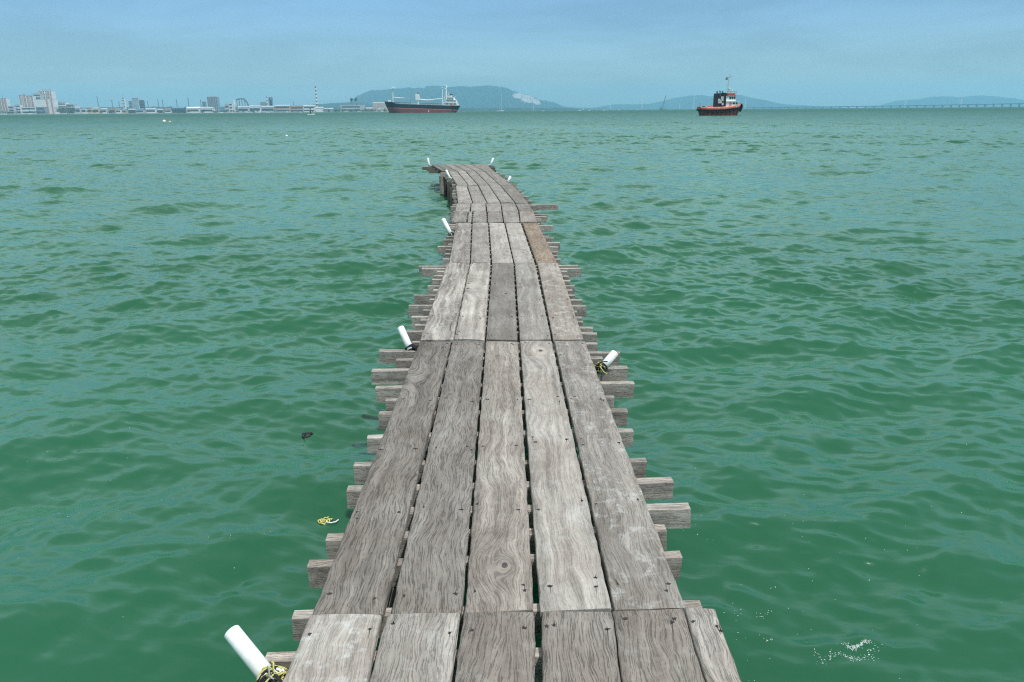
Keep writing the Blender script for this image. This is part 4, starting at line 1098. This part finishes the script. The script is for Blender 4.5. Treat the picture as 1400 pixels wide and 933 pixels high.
# silo, gantry, refinery tower, chimney
cx, W, Hh = place(319, 322.4, 138.5, 2960)
s = thing('silo', 'tall white silo left of the curved grey gantry', 'silo', (cx, 2965, 0)); mb = MB(); mb.tube([(0, 0, 0), (0, 0, Hh)], W / 2, 16); mb.build('drum', M['white_wall'], s)
mb = MB(); mb.tube([(0, 0, Hh), (0, 0, Hh + 3)], [W / 2, .6], 16); mb.build('roof', M['tin_roof'], s)
cx, W, Hh = place(324, 344, 135.2, 2950)
s = thing('gantry', 'curved grey conveyor gantry of the waterfront works', 'gantry', (cx, 2955, 0)); mb = MB()
pts = [(-W * .48, 0, Hh * .93), (-W * .2, 0, Hh), (W * .05, 0, Hh * .97), (W * .2, 0, Hh * .8), (W * .3, 0, Hh * .55), (W * .5, 0, Hh * .42)]
for i in range(len(pts) - 1):
    a, b_ = Vector(pts[i]), Vector(pts[i + 1]); d = b_ - a
    mb.box((0, 0, 0), (4, d.length, 5), M=Matrix.Translation((a + b_) / 2) @ d.to_track_quat('Y', 'Z').to_matrix().to_4x4())
mb.build('conveyor', M['steel'], s)
for t in (-.46, -.3, -.12, .08, .26, .44):
    h_ = Hh * (.92 if t < .1 else .55 if t < .3 else .4); mb = MB(); mb.tube([(W * t, -1.5, 0), (W * t, -1.5, h_)], .9, 6); mb.tube([(W * t, 1.5, 0), (W * t, 1.5, h_)], .9, 6); mb.build('trestle', M['steel'], s)
cx, W, Hh = place(369, 374.2, 132.4, 3000)
s = thing('refinery_tower', 'dark open steel process tower of the waterfront works', 'tower', (cx, 3000, 0)); mb = MB()
for sx in (-1, 1):
    for sy in (-1, 1): mb.box((sx * W * .4, sy * 5, Hh * .47), (1.4, 1.4, Hh * .94))
for i in range(8): mb.box((0, 0, Hh * (i + 1) / 8.6), (W * .95, 11, 1.2))
mb.build('frame', M['steel'], s)
for x_, r_, f in ((-W * .2, 2.2, .96), (W * .2, 1.8, 1.0), (0, 1.2, .8)): mb = MB(); mb.tube([(x_, 0, 0), (x_, 0, Hh * f)], r_, 10); mb.build('column', M['dark_wall'], s)
def stack(px0, px1, yt, Y, label, bands, name='chimney'):
    cx, W, Hh = place(px0, px1, yt, Y); s = thing(name, label, 'chimney', (cx, Y, 0))
    mb = MB(); mb.tube([(0, 0, 0), (0, 0, Hh)], [W * .62, W * .44], 16); sf = mb.build('shaft', M['white_wall'], s)
    for i in range(bands):
        t1 = 1 - i * (.82 / bands); t0 = t1 - .42 * (.82 / bands); mb = MB()
        r0, r1 = W * lerp(.62, .44, t0) + .15, W * lerp(.62, .44, t1) + .15
        mb.tube([(0, 0, Hh * t0), (0, 0, Hh * t1 + (.2 if i == 0 else 0))], [r0, r1], 16); mb.build('red_band', M['red_band'], s)
    return s
stack(433.0, 435.0, 118.3, 3050, 'tall red and white banded chimney on the town shore', 6)
stack(365.8, 367.2, 132.6, 2990, 'thin banded stack just left of the dark refinery tower', 4)

# trees of the shore
def crown_mesh(mb, c, r, h, n, leaf, gr):
    lobes = [(Vector((gr.gauss(0, .38) * r, gr.gauss(0, .38) * r, gr.uniform(-.3, .45) * h)), gr.uniform(.35, .6)) for _ in range(9)]
    for _ in range(n):
        lc, lr = gr.choice(lobes)
        d = Vector((gr.gauss(0, 1), gr.gauss(0, 1), gr.gauss(0, 1))).normalized() * (gr.random() ** .4)
        p = Vector(c) + lc + Vector((d.x * lr * r, d.y * lr * r, d.z * lr * h))
        a = Vector((gr.gauss(0, 1), gr.gauss(0, 1), gr.gauss(0, .7))).normalized() * leaf * gr.uniform(.6, 1.3); b = a.orthogonal().normalized() * leaf * gr.uniform(.4, .9)
        mb.add([p - a, p - b * .8, p + a, p + b], [(0, 1, 2, 3)])
tr = random.Random(3)
mb = MB()
def wood_strip(x0, x1, y0, y1, n, Y):
    for _ in range(n):
        px = tr.uniform(x0, x1); Yq = Y + tr.uniform(-25, 60); p = on_y(px, hor(px), Yq); Hh = on_y(px, tr.uniform(y0, y1), Yq).z
        crown_mesh(mb, (p.x, Yq, Hh * .5), Hh * .6, Hh * .55, 60, 1.3, tr)
wood_strip(77, 105, 143.6, 147, 34, 2880)
wood_strip(-20, 530, 149.5, 152, 110, 2842)
wood_strip(226, 252, 145, 148.5, 14, 2900)
wood_strip(440, 530, 147.5, 151, 40, 2860)
tag(mb.build('shore_trees', M['leaf']), 'dark green belt of trees along the town shore', 'trees', kind='stuff')
def tree(px, yt, Y, label, thin=True):
    p = on_y(px, hor(px), Y); Hh = on_y(px, yt, Y).z
    s = thing('tree', label, 'tree', (p.x, Y, 0), 0, 'tall trees above the warehouse'); mb = MB()
    mb.tube([(0, 0, 0), (.5, 0, Hh * .4), (.2, 0, Hh * .85)], [.9, .7, .3], 8)
    for a in range(5): mb.tube([(.3, 0, Hh * (.55 + .06 * a)), (math.cos(a * 2.2) * 4, math.sin(a * 2.2) * 4, Hh * (.72 + .05 * a))], [.3, .1], 5)
    mb.build('trunk', M['bark'], s)
    mb = MB(); crown_mesh(mb, (0, 0, Hh * .84), 6.5, Hh * .2, 420, 1.0, tr); mb.build('crown', M['leaf'], s)
tree(481.8, 134, 3000, 'left of the two tall trees above the flat roofed warehouse')
tree(487.8, 133.6, 3010, 'right of the two tall trees above the flat roofed warehouse')

# pylons on the water and the leaning crane
for (px, yt, Y, lb) in ((729, 135, 4200, 'slender white pylon in front of the quarry scar'), (797.3, 131, 4800, 'tallest slender white pylon right of the big hill'), (834.3, 143.2, 5600, 'shortest slender white pylon among the white boats'),
        (877.2, 128, 4800, 'slender white pylon left of the leaning crane'), (947.8, 129, 4800, 'slender white pylon just left of the tugboat'), (929, 141, 5600, 'short hazy pylon between crane and tugboat'), (1018.4, 135.5, 5600, 'hazy pylon just right of the tugboat'), (1236.3, 136.5, 6200, 'hazy pylon before the left end of the right hand island'), (1313, 133.8, 6200, 'hazy pylon before the middle of the right hand island')):
    lattice_mast(px, yt, Y, lb, 3.0 * Y / 4800, 'pylon', 'pylon', 'pylon', 'white pylons in the strait', head=False)
p = on_y(906, hor(906), 3200); s = thing('floating_crane', 'dark leaning lattice crane on a barge left of the tugboat', 'crane', (p.x, 3200, 0)); top = on_y(910.5, 130.5, 3200)
mb = MB(); mb.box((0, 0, 1.5), (26, 10, 4)); mb.box((-6, 0, 6), (7, 6, 6)); mb.build('barge', M['steel'], s)
mb = MB(); tx = top.x - p.x
for sx in (-1, 1):
    for sy in (-1, 1): mb.tube([(-2 + sx * 1.8, sy * 1.8, 4), (tx + sx * .6, sy * .6, top.z)], .32, 5)
for i in range(9):
    a, b_ = i / 9, (i + 1) / 9
    f = lambda t, sx: (lerp(-2, tx, t) + sx * lerp(1.8, .6, t), -1.8 + 1.2 * t, lerp(4, top.z, t)); mb.tube([f(a, -1), f(b_, 1)], .22, 4); mb.tube([f(a, 1), f(b_, -1)], .22, 4)
mb.build('jib', M['steel'], s)
mb = MB(); mb.tube([(tx, 0, top.z), (-8, 0, 9)], .2, 4); mb.tube([(tx, 0, top.z), (tx, 0, 22)], .15, 4); mb.build('cable', M['steel'], s)

# long bridge on the right
def bridge():
    PTS = [(1005, 147.6), (1050, 146.9), (1100, 146.3), (1150, 145.7), (1200, 145.0), (1250, 144.3), (1300, 143.4), (1350, 142.4), (1400, 141.4), (1440, 140.6)]
    Y0, Y1 = 6400., 5200.
    def at(px):
        for i in range(len(PTS) - 1):
            if PTS[i][0] <= px <= PTS[i + 1][0]:
                y = lerp(PTS[i][1], PTS[i + 1][1], (px - PTS[i][0]) / (PTS[i + 1][0] - PTS[i][0])); break
        else: y = PTS[-1][1]
        return on_y(px, y, lerp(Y0, Y1, (px - 1005) / 435.))
    o = at(1005)
    root = thing('bridge', 'long low sea bridge on many piers along the right horizon', 'bridge', (o.x, o.y, 0)); O = Vector((o.x, o.y, 0))
    mb = MB(); rows = []
    for i in range(88):
        p = at(1005 + 435 * i / 87) - O
        rows.append([(p.x, p.y - 7, p.z - 4.6), (p.x, p.y - 9, p.z - 1.), (p.x, p.y - 9, p.z + .6), (p.x, p.y + 9, p.z + .6), (p.x, p.y + 9, p.z - 1.), (p.x, p.y + 7, p.z - 4.6)])
    mb.grid(rows, 0, False, True); mb.add(rows[0], [tuple(range(5, -1, -1))]); mb.add(rows[-1], [tuple(range(6))]); mb.build('deck', M['concrete'], root)
    n = 37
    for i in range(n):
        p = at(1008 + 11.7 * i) - O if 1008 + 11.7 * i < 1440 else None
        if p is None: continue
        mb = MB(); mb.box((p.x, p.y - 4.5, (p.z - 4.5) / 2 - .5), (5.5, 3.5, p.z - 4.)); mb.box((p.x, p.y + 4.5, (p.z - 4.5) / 2 - .5), (5.5, 3.5, p.z - 4.)); mb.box((p.x, p.y, p.z - 6.2), (9, 15, 3.0)); mb.build('pier', M['concrete'], root)
bridge()

# ------------------------------------------------------------------ hills and far land
def hill(name, prof, Y, W, seed, rough=1., scar=None, dx=9., label=None):
    hr = np.random.RandomState(seed)
    xs = np.array([on_y(p[0], hor(p[0]), Y).x for p in prof]); zs = np.array([on_y(p[0], p[1], Y).z for p in prof])
    x = np.arange(xs[0], xs[-1], dx); Hh = np.maximum(0, np.interp(x, xs, zs))
    ker = np.hanning(9); ker /= ker.sum(); Hs = np.convolve(np.pad(Hh, 4, mode='edge'), ker, 'valid')
    ny = 46; t = np.linspace(-1, 1, ny)
    Xg, T = np.meshgrid(x, t); bell = np.clip(np.cos(T * math.pi / 2), 0, 1) ** 1.15
    def fn(X_, Y_, l):
        s = np.zeros_like(X_)
        for q in range(7):
            a = hr.uniform(0, 6.28); s += np.sin((X_ * math.cos(a) + Y_ * math.sin(a)) * 2 * math.pi / (l * hr.uniform(.6, 1.6)) + hr.uniform(0, 6.28))
        return s / 7
    Yg = Y + T * W
    Z = Hs[None, :] * bell * (1 + .16 * fn(Xg, Yg, 900) * (np.abs(T) > .02)) + rough * (5 * fn(Xg, Yg, 90) + hr.uniform(-9., 13., Xg.shape)) * np.minimum(1, Hs[None, :] / 30) * (bell > .05)
    Z[0] = -2; Z[-1] = -2; Z[:, 0] = -2; Z[:, -1] = -2
    nr, nc = Z.shape
    co = np.stack([Xg, Yg, Z], -1).reshape(-1, 3)
    i = np.arange(nr - 1)[:, None] * nc; j = np.arange(nc - 1)[None, :]
    q = np.stack([i + j, i + j + 1, i + nc + j + 1, i + nc + j], -1).reshape(-1, 4)
    me = bpy.data.meshes.new(name); me.from_pydata(co.tolist(), [], q.tolist())
    sc = np.zeros(nr * nc)
    if scar:
        for (px, py, wpx, hpx) in scar:
            p = on_y(px, py, Y); m_ = on_y(px + wpx, py, Y).x - p.x; hz = m_ * hpx / wpx
            sc = np.maximum(sc, 1 - np.sqrt(((co[:, 0] - p.x) / m_) ** 2 + ((co[:, 2] - p.z) / hz) ** 2))
        sc = np.clip(sc, 0, 1) * (co[:, 1] < Y + 40)
    at = me.attributes.new('scar', 'FLOAT', 'POINT'); at.data.foreach_set('value', sc.astype(np.float32))
    me.materials.append(M['hill']); me.update()
    o = bpy.data.objects.new(name, me); COL.objects.link(o); o['kind'] = 'structure'
    return o
hill('hills', [(484, 146), (490, 140), (497, 133), (503, 127), (512, 124.2), (527, 123.5), (545, 122.5), (560, 121.5), (565, 123.5), (572, 123), (580, 124), (583, 120.5), (600, 120), (615, 120.5), (630, 118.8), (645, 120.8), (665, 120.8),
               (680, 122.2), (692, 123.2), (702, 127), (712, 129.5), (722, 130.5), (730, 133.5), (737, 137.5), (748, 139.2), (757, 141), (764, 145), (772, 147.6), (790, 148.3), (830, 148.6), (850, 151)],
     10200, 1400, 1, 1.0, [(709, 132, 17, 8), (720, 136, 20, 11), (731, 140, 11, 8)])
hill('hills', [(800, 150), (825, 146), (838, 143.5), (870, 143), (885, 143), (905, 139.5), (925, 134), (940, 131), (955, 131), (965, 133), (985, 132), (1010, 131), (1025, 134), (1040, 138.3), (1052, 142), (1070, 144), (1090, 145), (1110, 146.3), (1130, 149)],
     12300, 1300, 2, .7)
hill('hills', [(1218, 147), (1226, 143.5), (1235, 139), (1245, 135.6), (1255, 137.8), (1264, 138), (1275, 133.3), (1290, 132.6), (1310, 134), (1330, 131.5), (1345, 131.3), (1360, 133.6), (1372, 135.4), (1380, 139.5), (1386, 143), (1392, 147)],
     12600, 1100, 3, .6)
hill('hills', [(380, 152), (405, 146), (430, 143.5), (450, 142.6), (470, 141.5), (490, 140.5), (505, 142), (520, 146), (530, 151)], 7200, 700, 4, .8)
hill('far_land', [(-200, 152), (-150, 149.8), (60, 148.5), (200, 147.3), (320, 147), (420, 147.4), (520, 147.6), (620, 148.6), (700, 148.5), (780, 148.7), (800, 151)], 5600, 200, 5, .55, dx=14.)

# ------------------------------------------------------------------ air
mb = MB(); mb.box((0, 0, 0), (28400, 28400, 362)); hz = mb.build('haze', [], None, (0, 0, 180 - .1)); hz.data.materials.clear()
m = bpy.data.materials.new('sea_haze'); m.use_nodes = True; nt = m.node_tree; nt.nodes.clear()
out = nt.nodes.new('ShaderNodeOutputMaterial'); pv = nt.nodes.new('ShaderNodeVolumePrincipled')
pv.inputs['Color'].default_value = (.38, .76, 1., 1); pv.inputs['Density'].default_value = 1.0e-4; pv.inputs['Anisotropy'].default_value = .2
nt.links.new(pv.outputs[0], out.inputs['Volume']); hz.data.materials.append(m)
hz['kind'] = 'stuff'; hz['label'] = 'thin blue haze over the strait'; hz['category'] = 'haze'

# ------------------------------------------------------------------ light and sky
EL, AZ = 66., 130.         # sun high, to the right and a little behind the viewer
to_sun = Vector((math.sin(R(AZ)) * math.cos(R(EL)), math.cos(R(AZ)) * math.cos(R(EL)), math.sin(R(EL))))
sd = bpy.data.lights.new('sun', 'SUN'); sd.energy = 3.2; sd.angle = R(2.); sd.color = (1., .985, .96)
so = bpy.data.objects.new('sun', sd); COL.objects.link(so); so.rotation_euler = to_sun.to_track_quat('Z', 'Y').to_euler(); so.location = (0, 0, 60)
w = bpy.data.worlds.new('World'); S.world = w; w.use_nodes = True; nt = w.node_tree; nt.nodes.clear(); k = NT(nt)
out = nt.nodes.new('ShaderNodeOutputWorld'); bg = nt.nodes.new('ShaderNodeBackground'); nt.links.new(bg.outputs[0], out.inputs[0])
sky = nt.nodes.new('ShaderNodeTexSky'); sky.sky_type = 'NISHITA'; sky.sun_disc = False
sky.sun_elevation = R(EL); sky.sun_rotation = R(AZ); sky.altitude = 0; sky.air_density = 1.3; sky.dust_density = .4; sky.ozone_density = 4.
# thin, long drawn cloud veils
g = k.n('ShaderNodeTexCoord').outputs['Generated']
gx, gy, gz = k.xyz(g)[0:3]
v = k.comb(k.math('MULTIPLY', gx, 2.2), k.math('MULTIPLY', gy, 2.2), k.math('MULTIPLY', gz, 13.))
n1 = k.noise(v, 1.6, 6, .55, .4)
veil = k.smooth(n1, .34, .68, .90, 1.12)
c = k.mix(1., sky.outputs[0], k.comb(k.math('MULTIPLY', veil, .44), k.math('MULTIPLY', veil, .58), k.math('MULTIPLY', veil, .77)), 'MULTIPLY')
# bright tropical overcast higher up, thinning towards the horizon
n2 = k.noise(k.comb(k.math('MULTIPLY', gx, 1.6), k.math('MULTIPLY', gy, 1.6), k.math('MULTIPLY', gz, 3.)), 1.5, 6, .6)
hi = k.math('MULTIPLY', k.smooth(gz, .10, .36), k.smooth(n2, .30, .70, .6, 1.))
c = k.mix(hi, c, k.mix(k.smooth(gz, .3, .8), (6.5, 8.7, 9.0), (4.9, 5.6, 5.7)))
nt.links.new(c, bg.inputs[0]); bg.inputs[1].default_value = .13

# ------------------------------------------------------------------ camera and output
cd = bpy.data.cameras.new('camera'); cd.sensor_width = 36; cd.lens = 36 * FPX / 1400; cd.clip_start = .05; cd.clip_end = 60000
co = bpy.data.objects.new('camera', cd); COL.objects.link(co)
Mx = Matrix((CR, CU, -F)).transposed().to_4x4(); Mx.translation = CAM; co.matrix_world = Mx
S.camera = co
vs = S.view_settings; S.display_settings.display_device = 'sRGB'
vs.view_transform = 'Standard'; vs.look = 'None'; vs.gamma = 1; vs.use_curve_mapping = False; vs.exposure = .22
S.render.engine = 'CYCLES'
S.cycles.max_bounces = 6; S.cycles.volume_bounces = 1
S.cycles.use_denoising = False
S.cycles.filter_width = 1.15
S.cycles.sample_clamp_direct = 1.6
